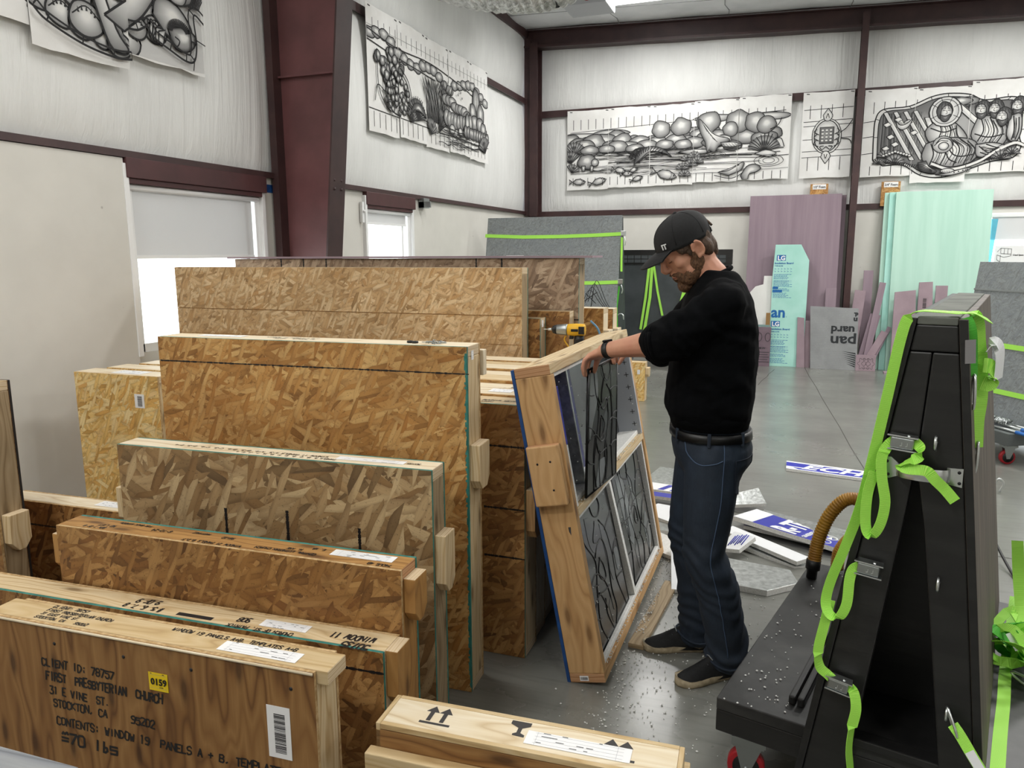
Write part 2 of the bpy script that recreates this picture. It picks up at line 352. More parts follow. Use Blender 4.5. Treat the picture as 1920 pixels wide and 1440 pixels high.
def type_text(name, txt, size, o, xd, yd, m, parent=None, bold=0, ext=.0006, nrm=None, width=None):
    cu=bpy.data.curves.new('t','FONT'); cu.body=txt; cu.size=size; cu.offset=bold; cu.extrude=ext; cu.resolution_u=2
    t=bpy.data.objects.new('t',cu); COL.objects.link(t); bpy.context.view_layer.update()
    me=bpy.data.meshes.new_from_object(t.evaluated_get(bpy.context.evaluated_depsgraph_get())); bpy.data.objects.remove(t)
    xd=Vector(xd).normalized(); yd=Vector(yd).normalized(); nn=Vector(nrm) if nrm else xd.cross(yd)
    if width:
        k=width/max(v.co.x for v in me.vertices)
    else: k=1
    for v in me.vertices: v.co=Vector(o)+xd*v.co.x*k+yd*v.co.y+nn*(v.co.z+ext+.0004)
    me.materials.clear(); me.materials.append(m); me.name=name
    ob=bpy.data.objects.new(name,me); COL.objects.link(ob)
    if parent: ob.parent=parent
    return ob
def label(parent, o, xd, yd, w, h, name='paper_label', bars=False, lines=5, seed=1):
    rr=random.Random(seed); xd=Vector(xd).normalized(); yd=Vector(yd).normalized(); nn=xd.cross(yd); o=Vector(o)
    b=MB()
    def q(x0,y0,x1,y1,z,mi): b.add([o+xd*x+yd*y+nn*zz for x,y in ((x0,y0),(x1,y0),(x1,y1),(x0,y1)) for zz in (z,)],[(0,1,2,3)],mi)
    vs=[o+xd*x+yd*y+nn*z for z in (.0003,.0011) for x,y in ((0,0),(w,0),(w,h),(0,h))]
    b.add(vs,[(0,3,2,1),(4,5,6,7),(0,1,5,4),(1,2,6,5),(2,3,7,6),(3,0,4,7)],0)
    if bars:
        x=.12*w
        if h>w:
            y=.1*h
            while y<.86*h:
                t=rr.choice((.006,.012,.02))*h; q(.3*w,y,.78*w,y+t,.0014,1); y+=t+rr.choice((.006,.012))*h
        else:
            while x<.86*w:
                t=rr.choice((.012,.02,.035))*w; q(x,.2*h,x+t,.75*h,.0014,1); x+=t+rr.choice((.015,.025))*w
    else:
        for k in range(lines):
            y=h*(.14+.74*k/max(lines-1,1)); q(.08*w,y,.93*w,y+h*.012,.0014,2)
            for z in range(3):
                x=w*rr.uniform(.1,.8); q(x,y+h*.05,x+w*rr.uniform(.03,.09),y+h*.09,.0015,1)
        q(.1*w,0,.102*w,h,.0014,2); q(.87*w,0,.872*w,h,.0014,2)
    return obj(name,b,[M['paper'],M['ink'],M['print_grey']],parent)

# ------------------------------------------------------------------ shell of the building
WX=-4.1; WY=11.84; RX=8.5; NY=-5.0
def roofz(x): return 5.02-.036*(x+4.0)
b=MB(); b.sheet(lambda u,v:(WX-.4+(RX-WX+.6)*u,NY-.3+(WY-NY+.6)*v,0),1,1); struct('floor',b,M['concrete'])
b=MB()
for p,q in (((.15,12),(.62,5.2)),((-.2,11),(-.35,9.6)),((-1.2,4.9),(2.2,4.25))):
    p=Vector((*p,.001)); q=Vector((*q,.001)); d=(q-p).normalized().cross(V(0,0,1))*.004
    pts=[p.lerp(q,k/9)+d*R_.uniform(-2,2) for k in range(10)]
    b.add([x for a in pts for x in (a-d,a+d)],[(2*k,2*k+1,2*k+3,2*k+2) for k in range(9)])
struct('trim_1',b,mat('floor_joint',hx('4a4945'),.8))
def bulge(z,z0,z1,amt):
    t=max(0,min(1,(z-z0)/(z1-z0))); return amt*math.sin(PI*t)**.55
bands=[(-.02,2.24,0),(2.23,3.95,.09),(3.99,5.1,.08)]
b=MB()
for z0,z1,a in bands[1:]:
    nz=14
    def f(u,v,z0=z0,z1=z1,a=a):
        y=NY+(WY-NY)*u; z=z0+(z1-z0)*v
        edge=min(1,abs(y-5.45)/.5,abs(WY-y)/.45)**.6 if abs(y-5.45)<.5 or WY-y<.45 else 1
        return (WX-.05+bulge(z,z0,z1,a)*edge*(1+.15*math.sin(y*4.1)),y,z)
    b.sheet(f,120,nz)
struct('wall_left',b,M['white_vinyl'])
b=MB()
for z0,z1,a in ((2.23,3.77,.09),(3.79,5.05,.08)):
    def f(u,v,z0=z0,z1=z1,a=a):
        x=WX+(RX-WX)*u; z=z0+(z1-z0)*v
        edge=1
        for cx in (-4.0,.7): edge=min(edge,min(1,abs(x-cx)/.45)**.6)
        return (x,WY+.05-bulge(z,z0,z1,a)*edge*(1+.15*math.sin(x*4.7)),z)
    b.sheet(f,100,14)
struct('wall_back',b,M['white_vinyl'])
b=MB(); b.box((RX,NY,0),(RX+.1,WY,4.8),1); struct('wall_right',b,M['liner'])
b=MB(); b.box((WX,NY-.1,0),(RX,NY,5.05),0); struct('wall_near',b,M['liner'])
# white liner panels below the girt, leaving the two windows open
b=MB(); s=WX-.02
W1=(3.86,5.20,.95,2.10); W2=(6.80,7.80,.95,2.10)
ys=[NY,W1[0],W1[1],W2[0],W2[1],WY]
for y0,y1 in ((NY,W1[0]),(W1[1],W2[0]),(W2[1],WY)): b.box((WX-.12,y0,0),(s,y1,2.225),2)
for w in (W1,W2): b.box((WX-.12,w[0],0),(s,w[1],w[2]),2)
struct('wall_left_liner',b,M['liner'])
b=MB(); b.box((WX-.3,WY,0),(2.30,WY+.1,2.23),2); b.box((2.30,WY,0),(3.6,WY+.1,.9),2); b.box((2.30,WY,2.11),(3.6,WY+.1,2.23),2); b.box((3.6,WY,0),(RX,WY+.1,2.23),2)
struct('wall_back_liner',b,M['liner'])
# loose white sheet with a cut edge beside the first window
b=MB(); b.box((WX-.018,1.55,.0),(WX+.012,3.83,2.222),2); o=obj('liner_board',b,M['liner'],bevel=.003); tag(o,'tall white painted board on the left wall with a raised edge beside the near window','board')
# girts
b=MB()
for z,y0,y1 in ((2.245,NY,WY),(3.96,NY,WY)):
    b.box((WX-.09,y0,z-.02),(WX+.02,y1,z+.025),1); b.box((WX+.012,y0,z-.02 if z<3 else z-.06),(WX+.022,y1,z+.025),1)
struct('trim_2',b,M['brown_steel'])
b=MB()
for z,d in ((2.24,.03),(3.78,.05)):
    b.box((WX,WY-.03,z-.03),(RX,WY+.1,z+.03),0); b.box((WX,WY-.035,z-d-.02),(RX,WY-.025,z+.03),0)
struct('trim_3',b,M['brown_steel'])
# roof with sagging facing, joints and end rafter
b=MB()
def rf(u,v):
    x=WX-.1+(RX-WX+.2)*u; y=NY+(WY+.1-NY)*v; return (x,y,roofz(x)-.05*abs(math.sin((y-WY)*PI/1.5))**1.6-.012*abs(math.sin(x*2.0)))
b.sheet(rf,70,120); struct('ceiling',b,M['roof_vinyl'])
b=MB()
for k in range(6):
    x=-2.6+k*1.55; b.tube([(x+.02*math.sin(y*9),y,roofz(x)-.058) for y in [WY-.3-.25*i for i in range(28)]],.006,4)
for k in range(6): b.tube([(x,WY-.3-k*.75,roofz(x)-.062) for x in [WX+.3*i for i in range(36)]],.004,4)
struct('trim_4',b,mat('seam_tape',hx('8d8f90'),.7))
b=MB()
for z0,z1,y0,y1 in ((-.30,-.27,-.24,-.02),(-.06,-.03,-.24,-.02),(-.30,-.03,-.16,-.13)):
    vs=[(x,WY+y,roofz(x)+z) for x in (WX,RX) for y in (y0,y1) for z in (z0,z1)]
    b.add(vs,[(0,1,3,2),(4,6,7,5),(0,4,5,1),(2,3,7,6),(0,2,6,4),(1,5,7,3)])
struct('trim_5',b,M['brown_steel'])
b=MB(); b.box((WX-.02,NY,4.86),(WX+.05,WY,4.98),1); struct('trim_6',b,M['brown_steel'])
# corner column and middle pipe-like column
b=MB(); b.box((-4.0,11.58,2.19),(-3.875,11.60,4.78),2); b.box((-4.0,11.80,0),(-3.875,11.82,4.78),2); b.box((-3.95,11.6,2.19),(-3.925,11.8,4.78),2); b.box((-4.1,11.62,2.2),(-4.0,11.84,4.9),2)
struct('trim_7',b,M['brown_steel'])
b=MB(); b.box((.66,11.56,0),(.745,11.60,4.72),2); b.box((.66,11.76,0),(.745,11.79,4.72),2); b.box((.69,11.6,0),(.715,11.76,4.72),2); struct('trim_8',b,M['brown_steel'])
# tapered red frame column on the left wall
b=MB()
def taper(y0,y1,xa0,xa1,xb0,xb1,z0,z1,mi):
    vs=[(x0 if k==0 else x1,y,z) for y in (y0,y1) for z,k in ((z0,0),(z1,1)) for x0,x1 in ((xa0,xa1),(xb0,xb1))]
    b.add(vs,[(0,1,3,2),(4,6,7,5),(0,4,5,1),(2,3,7,6),(0,2,6,4),(1,5,7,3)],mi)
taper(5.44,5.455,-4.1,-4.1,-3.76,-3.28,0,4.95,0)
taper(5.34,5.56,-3.765,-3.285,-3.75,-3.27,0,4.95,1)
taper(5.34,5.56,-4.1,-4.1,-4.035,-4.035,0,4.95,1)
b.box((-4.09,5.40,3.02),(-3.46,5.445,3.035),0,0)
for z in (2.13,2.2): 
    for y in (5.40,5.5): b.cyl((-3.56,y,z),(-3.535,y,z),.012,6,1)
struct('trim_9',b,[M['red_steel'],M['brown_steel']])
# windows of the left wall
def window(n,w,blind_z,fr=.09):
    y0,y1,z0,z1=w
    b=MB()
    for a,c in (((y0-.0,z0),(y1,z0+.06)),((y0,z1-.05),(y1,z1)),((y0,z0),(y0+.06,z1)),((y1-.06,z0),(y1,z1))): b.box((WX-.13,a[0],a[1]),(WX-.03,c[0],c[1]),1)
    b.box((WX-.11,y1-.17,z0),(WX-.05,y1-.13,z1),2); b.box((WX-.035,y1-.005,z0-.02),(WX+.0,y1+.04,z1+.12),2); b.box((WX-.04,y0-.04,z0-.02),(WX+.02,y0,z1+.09),2)
    o=struct('window_%d'%n,b,M['window_white'],bevel=.004)
    g=MB(); g.box((WX-.1,y0+.05,z0+.05),(WX-.094,y1-.05,z1-.04),1); obj('window_pane',g,M['glass'],o)
    h=MB(); h.box((WX-.11,y0-.02,z1+.0),(WX+.03,y1+.03,z1+.128),1); h.box((WX-.05,y0-.02,z1-.035),(WX+.012,y1-.01,z1),1); obj('window_header',h,M['header'],o,.004)
    r=MB(); r.cyl((WX-.03,y0+.0,z1-.055),(WX-.03,y1-.03,z1-.055),.022,12); t=thing('roller_blind','white roller blind pulled half way down in the %s window of the left wall'%('near' if n==1 else 'far'),'blind',(0,0,0))
    obj('roller',r,M['window_white'],t)
    r=MB(); r.box((WX-.045,y0+.02,blind_z),(WX-.042,y1-.09,z1-.06),2); obj('blind_fabric',r,M['blind'],t); r=MB(); r.box((WX-.05,y0+.02,blind_z-.02),(WX-.036,y1-.09,blind_z+.004),1); obj('hem_bar',r,M['window_white'],t)
window(1,W1,1.60); window(2,W2,1.93)
b=MB(); b.box((WX-.0205,5.275,2.11),(WX-.0165,5.385,2.175),1); o=obj('tape_strip',b,M['blue_tape']); tag(o,'short strip of blue tape on the white panel beside the red column','tape')
b=MB(); b.box((WX-.01,7.98,2.13),(WX+.06,8.12,2.24),1); b.box((WX-.01,7.98,2.13),(WX+.14,8.0,2.2),1); b.cyl((WX+.06,8.05,2.17),(WX+.075,8.05,2.17),.015,8); o=obj('wall_bracket',b,M['zinc'],bevel=.003); tag(o,'small galvanized bracket on the left wall beside the far window','bracket')
b=MB(); b.box((WX-.01,6.70,1.92),(WX+.02,6.735,2.12),2); b.ball((WX+.03,6.72,2.03),.015); o=obj('blind_bracket',b,M['window_white']); tag(o,'small white blind bracket at the left edge of the far window','bracket')
# window of the back wall with white blind
b=MB()
for a,c in (((2.3,.9),(3.6,.96)),((2.3,2.05),(3.6,2.11)),((2.3,.9),(2.36,2.11)),((3.54,.9),(3.6,2.11))): b.box((a[0],WY-.01,a[1]),(c[0],WY+.08,c[1]),0)
o=struct('window_3',b,M['window_white'],bevel=.004); g=MB(); g.box((2.36,WY+.05,.95),(3.54,WY+.056,2.06),0); obj('window_pane',g,M['glass'],o)
t=thing('roller_blind','ivory blind pulled part way down in the window of the back wall','blind',(0,0,0)); r=MB(); r.box((2.42,WY-.03,1.76),(3.5,WY-.026,2.06),0); obj('blind_fabric',r,M['blind'],t); r=MB(); r.box((2.4,WY-.05,2.05),(3.52,WY-.01,2.1),0); obj('roller',r,M['window_white'],t,.01)
# lamps: linear fixtures under the roof; only the first seen, last three added fill
for k,(x,y,pw) in enumerate(LAMPS):
    vis=k==0
    z=roofz(x)-.22
    lab='bright white strip lamp under the roof above the back corner' if vis else 'white strip lamp hung under the roof out of view'
    t=thing('strip_lamp',lab,'lamp',(x,y,z),group=None if vis else 'roof lamps')
    b=MB(); b.box((-.62,-.1,.02),(.62,.1,.07),0); obj('lamp_housing',b,M['zinc'],t,.006)
    b=MB(); b.box((-.6,-.085,0),(.6,.085,.025),0); obj('lamp_diffuser',b,M['lamp'],t,.006)
    for q in (-.4,.4): b=MB(); b.cyl((q,0,.07),(q,0,.2),.006,6); obj('hanger',b,M['zinc'],t)
    ld=bpy.data.lights.new('strip_lamp_light','AREA'); ld.shape='RECTANGLE'; ld.size=1.2; ld.size_y=.5; ld.energy=pw; ld.color=(1,.98,.95)
    lo=bpy.data.objects.new('lamp_light',ld); COL.objects.link(lo); lo.parent=t; lo.location=(0,0,-.03)
    ud=ld.copy(); ud.energy=pw*.22; uo=bpy.data.objects.new('lamp_light',ud); COL.objects.link(uo); uo.parent=t; uo.location=(0,0,.075); uo.rotation_euler=(PI,0,0)  # upward light added to every lamp to brighten the ceiling
# ------------------------------------------------------------------ shipping crates
BLK={}
def crate(label, x, y, L, T, H, rz=3.0, osb='osb', wood='pine', edge_f='osb_edge', edge_b='osb_edge', pan=.011, studtop=False, rblock=None, lblock=None, over=0, group='wooden shipping crates', blkwood=None, seam=None, marks=(), name='shipping_crate', leftstud=True, capwood=None, vmarks=(), z=0, hmarks=(), lext=0):
    """front right bottom corner at (x,y); runs L to the left, T deep, H high"""
    t=thing(name,label,'crate',(x,y,z),math.radians(rz),group)
    px=-over
    for nm,y0,y1,e in (('front_panel',0,pan,edge_f),('back_panel',T-pan,T,edge_b)):
        b=MB()
        cuts=[0]+([H-seam] if seam and y0==0 else [])+[H-.001]
        for a,c in zip(cuts,cuts[1:]): b.box((-L+over-(lext if y0==0 else 0),y0,a+.001),(px,y1,c-.0005 if c<H-.002 else c),2 if osb=='ply' else 0,0,ax={0:1,2:1})
        obj(nm,b,[M[osb],M[e]],t,.0015)
    w0,w1=pan+.0005,T-pan-.0005
    b=MB(); b.box((-L if not studtop else -L+.039,w0,H-.038),(0 if not studtop else -.039,w1,H),0,0,ax={0:1}); obj('top_board',b,[M[capwood or wood],M['endgrain'] if not wood.startswith('fir') else M['fir_end']],t,.003)
    b=MB(); b.box((-L,w0,0),(0,w1,.038),0,0,ax={0:1}); obj('bottom_board',b,[M[wood],M['endgrain']],t,.003)
    zt=H if studtop else H-.0385
    for x0 in (-.038-over,-L+over):
        b=MB(); b.box((x0,w0,.0385),(x0+.038,w1,zt),2,0,ax={2:1}); obj('end_stud',b,[M[wood],M['endgrain']],t,.003)
    def block(x0,x1,zb,zt,wd):
        b=MB(); c=(w0+w1)/2; ch=min(.035,(zt-zb)*.3)
        pts=[(w0+.002,zb+ch),(w0+.002+ch*.8,zb),(w1-.002-ch*.8,zb),(w1-.002,zb+ch),(w1-.002,zt),(w0+.002,zt)]
        b.prism(pts,0,x0,x1,0); 
        # end grain on top
        b.mi=[1 if all(abs(b.v[i].z-zt)<1e-5 for i in f) else 0 for f in b.f]
        obj('carry_block',b,[M[wd],M['endgrain']],t,.003)
    if rblock: block(-over,-over+.038,rblock[0],rblock[1],blkwood or wood)
    if lblock: block(-L+over-.038,-L+over,lblock[0],lblock[1],blkwood or wood)
    rr=random.Random(int(abs(x*999+y*77)))
    for xx,z0,z1 in vmarks:
        b=MB(); n=int((z1-z0)/.004)+2
        for k in range(n):
            z=z0+(z1-z0)*k/n; d=rr.uniform(.0035,.0065); b.add([(xx-d,-.0006,z),(xx+d,-.0006,z),(xx+d,-.0006,z+.005),(xx-d,-.0006,z+.005)],[(0,1,2,3)])
        obj('pen_mark',b,M['ink'],t)
    for x0,x1,zz in hmarks:
        b=MB(); n=int((x1-x0)/.006)+2
        for k in range(n):
            xx=x0+(x1-x0)*k/n; d=rr.uniform(.002,.005); b.add([(xx,-.0006,zz-d),(xx+.007,-.0006,zz-d),(xx+.007,-.0006,zz+d),(xx,-.0006,zz+d)],[(0,1,2,3)])
        obj('pen_mark',b,M['ink'],t)
    return t
XD=(1,0,0); XN=(-1,0,0); YD=(0,1,0); YN=(0,-1,0); ZD=(0,0,1)
# 1: nearest plywood crate with the long hand-written address
c1=crate('brown plywood crate at the bottom left with a handwritten client address and yellow number tag',-1.02,1.424,1.112,.111,.591,3,'ply','pine',over=.032,capwood='ply_light',lext=.1)
b=MB(); b.tube([(-1.08,-.001,.585),(-.035,-.001,.585)],.004,6); obj('panel_edge',b,M['pine_pale'],c1)
handwrite('front_writing',[('CLIENT ID: 78757',-.915,.462,.023,.70),('FIRST  PRESBYTERIAN  CHURCH',-.905,.420,.025,.60),('31 E VINE  ST.',-.897,.378,.023,.66),('STOCKTON, CA     95202',-.888,.340,.023,.70),('CONTENTS: WINDOW 19  PANELS A + B, TEMPLATES',-.884,.285,.023,.75),('~70 lbs',-.872,.230,.034,.85)],(0,-.0006,0),XD,ZD,c1,seed=3)
label(c1,(-.54,-.0006,.455),XD,ZD,.062,.052,'number_tag',lines=2,seed=5).data.materials[0]=mat('yellow_tag',hx('f1d01c'),.5)
type_text('tag_number','0159',.026,(-.533,-.002,.473),XD,ZD,M['ink'],c1,bold=.0006)
label(c1,(-.175,-.0006,.335),XD,ZD,.068,.145,'barcode_label',bars=True,seed=9)
for x in (-.86,-.62,-.40,-.10): b=MB(); b.cyl((x,-.0012,.535),(x,.004,.535),.005,8); obj('screw_head',b,M['ink'],c1)
handwrite('top_writing',[('CLIENT: 78757',-.95,.082,.013,.75),('FIRST PRESBYTERIAN CHURCH',-.95,.060,.013,.72),('31 EAST VINE ST.',-.95,.040,.012,.72),('STOCKTON, CA    95202',-.95,.020,.012,.74),('WINDOW 19 PANELS A+B, TEMPLATES A+B',-.52,.072,.014,.80)],(0,0,.5915),XD,YD,c1,seed=4)
label(c1,(-.335,.022,.5914),XD,YD,.235,.045,lines=4,seed=2)
# 2: crate just behind
c2=crate('low crate behind the plywood crate, its pine top marked WINDOW 11',-1.02,1.696,1.75,.111,.504,3.2,'osb_dark','pine',edge_f='teal',studtop=False,rblock=(.33,.504),blkwood='fir_dark',hmarks=[(-.16,0,.44)])
handwrite('top_writing',[('50735',.05,.030,.028,.62),('WINDOW 11',.05,-.010,.026,.62),('CHURCH OF ST. PATRICK',.30,.034,.015,.72),('908',.47,-.008,.024,.6),('# 5, 6, 7, 8',.78,.014,.022,.55),('9 OF 9',.82,-.024,.024,.6)],(0,.055,.5045),XN,YN,c2,seed=6)
label(c2,(-.27,.075,.5044),XN,YN,.16,.04,lines=4,seed=3)
b=MB(); b.add([(-.72,.02,.5045),(-.59,.02,.5045),(-.59,.038,.5045),(-.72,.038,.5045)],[(0,1,2,3)]); obj('ink_patch',b,M['ink'],c2)
# 3
c3=crate('long amber chipboard crate with an orange fir top and upside-down handwriting',-1.02,1.81,1.29,.111,.70,2.8,'osb_dark','fir_dark',edge_b='teal',rblock=(.53,.67),lblock=(.52,.66))
handwrite('top_writing',[('740US 4B',.04,.028,.013,.75),('CENTRAL LUTHERAN CHURCH',.30,.018,.013,.72),('WINDOW 21 PANELS B,D,F',.56,.030,.013,.78),('N. AVE',.36,-.002,.013,.7),('E, WA',.29,-.022,.013,.7),('98122',.62,-.018,.013,.72),('6-10-24',.86,-.010,.014,.8),('MARTINEZ',.72,-.026,.012,.7),('BOX 7 OF 8',1.10,.026,.013,.7),('NO LIFT',1.08,.004,.013,.75),('FOR BACK WINDOW',.96,-.030,.012,.72)],(0,.055,.7006),XN,YN,c3,seed=8)
label(c3,(-.05,.085,.7005),XN,YN,.21,.042,lines=5,seed=6)
# 4
c4=crate('weathered grey-brown chipboard crate with teal edges and short black pen lines on its front',-1.05,2.08,1.245,.111,.922,3.4,'osb_grey','pine_grey',edge_f='teal',edge_b='teal',rblock=(.50,.70),lblock=(.60,.75),blkwood='pine',capwood='pine_pale',vmarks=[(-.79,.60,.72),(-.54,.61,.735),(-.265,.61,.70)])
for k,(ln,yy) in enumerate((('50735  WINDOW 11',-.004),('PANELS A, B, C, D, E, F, G, H, I, J, K, L',.022))): handwrite('top_writing',[(ln,.06+.30*k,yy,.012,.8)],(0,.055,.9226),XN,YN,c4,seed=20+k)
handwrite('top_writing',[('WINDOW 11 PANELS A-3, A-4, B-3, B-4, C-3, C-4, D-3, D-4',.40,.0,.012,.95)],(0,.055,.9226),XN,YN,c4,seed=31)
label(c4,(-.115,.07,.9225),XN,YN,.25,.034,lines=3,seed=8)
# 5
c5=crate('tall golden chipboard crate with screws on top and a black line below',-1.036,2.34,1.297,.134,1.289,2.9,'osb','pine',edge_f='teal',edge_b='osb_edge',rblock=(.775,.94),seam=.095,capwood='pine_pale',pan=.012)
b=MB()
for k in range(160):
    x=-1.29+k*.0081; d=R_.uniform(.001,.0035); b.add([(x,-.0006,1.194-d),(x+.009,-.0006,1.194-d),(x+.009,-.0006,1.194+d),(x,-.0006,1.194+d)],[(0,1,2,3)])
for k in range(150):
    z=.02+k*.0083; d=R_.uniform(.004,.011); b.add([(-d,-.0006,z),(0,-.0006,z),(0,-.0006,z+.009),(-d,-.0006,z+.009)],[(0,1,2,3)],1)
obj('edge_paint',b,[M['ink'],M['teal']],c5)
b=MB(); b.box((-.14,.135,1.17),(.012,.17,1.262),2); obj('back_batten',b,M['pine_pale'],c5,.003)
label(c5,(.0006,.04,1.238),YD,ZD,.022,.032,'small_sticker',lines=4,seed=3)
label(c5,(-1.15,.05,1.2895),XD,YD,.2,.05,lines=3,seed=4)
handwrite('top_writing',[('WINDOW 14 PANELS A B C',-.85,.075,.013,.8),('50735   WINDOW 14',-.80,.045,.013,.8)],(0,0,1.2896),XD,YD,c5,seed=33)
rr=random.Random(5)
for k in range(16):
    c,s=rr.uniform(-.17,-.115),rr.uniform(.03,.075); a=rr.uniform(0,PI); L=rr.uniform(.022,.03)
    zz=1.289+.0028+.003*(k%3)
    b=MB(); p=V(0,0,0); q=V(L*math.cos(a),L*math.sin(a),0); b.tube([p,p+(q-p)*.1,p+(q-p)*.14,p+(q-p)*.85,q],[.0035,.0035,.0016,.0016,.0003],6); pos=c5.matrix_basis@V(c,s,zz)
    o=obj('wood_screw',b,M['zinc'],loc=pos); tag(o,'loose wood screw in the small heap on top of the tall golden crate','screw','loose screws on the tall crate')
for k in range(2):
    b=MB(); b.tube([(math.cos(a)*.008,math.sin(a)*.008,.0005) for a in [PI*2*i/14 for i in range(15)]],.0045,6); pos=c5.matrix_basis@V(-.215-.022*k,.05+.006*k,1.2925)
    o=obj('rubber_washer',b,M['black_rub'],loc=pos); tag(o,'dark ring washer beside the screw heap on the tall golden crate','washer','washers on the tall crate')
# 6: the row of crates of one height behind the tall crate
rowlab=['chipboard crate with teal edge, front one of the low row behind the tall crate','pine-topped crate directly behind the front one of the low row','pine-topped crate with a white label, third back in the low row','pine-topped crate with a chipboard edge, fourth back in the low row','pine-topped crate fifth back in the low row','pale crate sixth back in the low row beside the leaning crate','pine-topped crate seventh back in the low row','rearmost crate of the low row, in front of the wide pale crate']
for k in range(8):
    H=1.035+(0,.006,-.004,.008,0,.01,.0,.004)[k]
    t=crate(rowlab[k],-.93-.012*(k%3),2.631+k*.158,1.25,.150,H,.6,'osb_dark' if k==0 else 'osb','pine_pale' if k%3 else 'pine',edge_f='teal' if k in(0,2) else 'osb_edge',edge_b='osb_edge',rblock=(.5,.70) if k==0 else None,blkwood='fir',group='crates of the low row',hmarks=[(-.17,0,.87),(-.17,0,.62),(-.17,0,.42)] if k==0 else ())
    if k in (0,2,4): handwrite('top_writing',[('50735 WINDOW 9' if k==0 else 'PANELS A+B',.02,.0,.016,.8),('PANELS C-D' if k==0 else 'BOX 2',.12,.03,.014,.8)],(-.02,.07,H+.0006),XN,YN,t,seed=40+k)
    if k in (1,3): label(t,(-.22,.045,H+.0005),XD,YD,.10,.07,lines=3,seed=k)
# wide crates in front of the windows
c7=crate('wide pale chipboard crate with two horizontal seams in front of the near window',-1.43,4.0,2.46,.115,1.525,.3,'osb_pale','pine_grey',edge_f='osb_edge',edge_b='teal',seam=.27)
b=MB()
for z in (1.254,1.09): b.box((-2.46,-.001,z-.0015),(0,.001,z+.0015),0)
obj('panel_seam',b,M['osb_dark'],c7)
c8=crate('wide tall dusty chipboard crate with black pen ticks along its top, behind the pale one',-1.2,4.37,2.50,.13,1.575,.3,'osb_mauve','pine_grey',edge_f='teal',edge_b='osb_edge',vmarks=[(-2.11,1.49,1.575),(-1.93,1.49,1.575),(-1.75,1.49,1.575),(-.66,1.45,1.573),(-.49,1.45,1.573)],hmarks=[(-.3,0,1.21),(-.3,-.1,1.18)])
b=MB(); b.box((-2.55,-.02,0),(.085,.24,.012),0); o=obj('foam_strip',b,M['rose'],loc=c8.matrix_basis@V(0,0,1.577)); o.rotation_euler=(0,0,math.radians(.3)); tag(o,'thin mauve foam board lying along the top of the tall dusty crate','foam board')
b=MB(); b.box((0,0,0),(.1,.04,.002),0); o=obj('paper_slip',b,M['paper'],loc=c8.matrix_basis@V(-.46,.0,1.5895)); tag(o,'white paper slip on the mauve foam board on the tall crate','paper')
c9=crate('narrow crate showing only its teal edged end beside the wide pale crate',-1.365,4.135,.9,.11,1.232,.3,'osb_dark','pine_grey',edge_f='teal',edge_b='teal')
label(c9,(.0006,.03,1.18),YD,ZD,.03,.04,'small_sticker',lines=3)
c10=crate('small brown chipboard crate edge behind the drill against the tall dusty crate',-1.225,4.26,.42,.1,1.267,.3,'osb_dark','pine_grey')
# crates at the left beside the white board
lab=['bright yellow chipboard crate with a small barcode label at the far left below the window','crate directly behind the yellow one with a paper on its pine top','third crate of the left group, against the window']
for k in range(3):
    t=crate(lab[k],-3.10+(-.0,.02,.05)[k],3.0+k*.17,.585-.03*k,.15,.975+.002*k,.6,'osb_yellow','pine',edge_f='osb_edge',group='crates of the left group',capwood='pine_pale')
    if k==0: label(t,(-.165,-.0006,.80),XD,ZD,.065,.075,'barcode_label',bars=True,seed=4); label(t,(-.35,.03,.9755),XD,YD,.2,.09,lines=4,seed=5)
c12=crate('dark chipboard crate low at the left between the corner stud and the yellow crate',-2.22,2.14,.86,.111,.6,2.5,'osb_dark','pine',edge_b='osb_edge',capwood='pine_pale',hmarks=[(-.86,-.5,.50)])
label(c12,(-.40,.035,.6005),XD,YD,.14,.055,lines=4,seed=7)
c13=crate('crate at the far left edge showing its pine end stud and carry block',-2.735,1.845,.9,.111,1.145,2,'osb_dark','pine_grey',rblock=(.50,.645),blkwood='pine',edge_b='ink',group='wooden shipping crates')
# front box with lid and ledge
t=thing('lidded_crate','pale low plywood crate with a stepped lid and arrow marks at the bottom centre','crate',(-.172,1.50,0),math.radians(3.1))
b=MB(); b.box((-.735,0,.05),(-.013,.125,.45),0); obj('body',b,M['ply'],t,.002)
b=MB(); b.box((-.722,.0125,.4502),(-.012,.1125,.4665),0); obj('lid',b,M['pine_pale'],t,.002)
for nm,x0,x1 in (('lid_end',-.735,-.7225),('lid_end',-.0118,0)): b=MB(); b.box((x0,0,.40),(x1,.125,.4665),1); obj(nm,b,M['ply_light'],t,.002)
b=MB(); b.box((-.722,-.001,.452),(-.012,.0122,.4665),0); b.box((-.722,.1127,.452),(-.012,.126,.4665),0); obj('lid_edge',b,M['ply_light'],t,.001)
for nm,lo,hi in (('ledge',(-.75,-.036,.355),(.012,-.0015,.405)),('ledge',(-.75,.1265,.355),(.012,.16,.405))): b=MB(); b.box(lo,hi,0); obj(nm,b,M['ply_light'],t,.003)
for x0 in (-.75,-.01):
    for ya,yb in ((-.034,-.0015),(.127,.158)): b=MB(); b.box((x0,ya,0),(x0+.03,yb,.3545),2); obj('corner_post',b,M['pine_grey'],t,.003)
b=MB(); b.box((-.72,-.02,0),(-.011,-.0015,.30),0); b.box((-.72,-.026,.30),(-.011,-.0015,.33),0); obj('front_slat',b,M['ply'],t,.003)
for x in (-.46,-.19): b=MB(); b.cyl((x,-.037,.385),(x,-.03,.385),.008,10); obj('screw_hole',b,M['ink'],t)
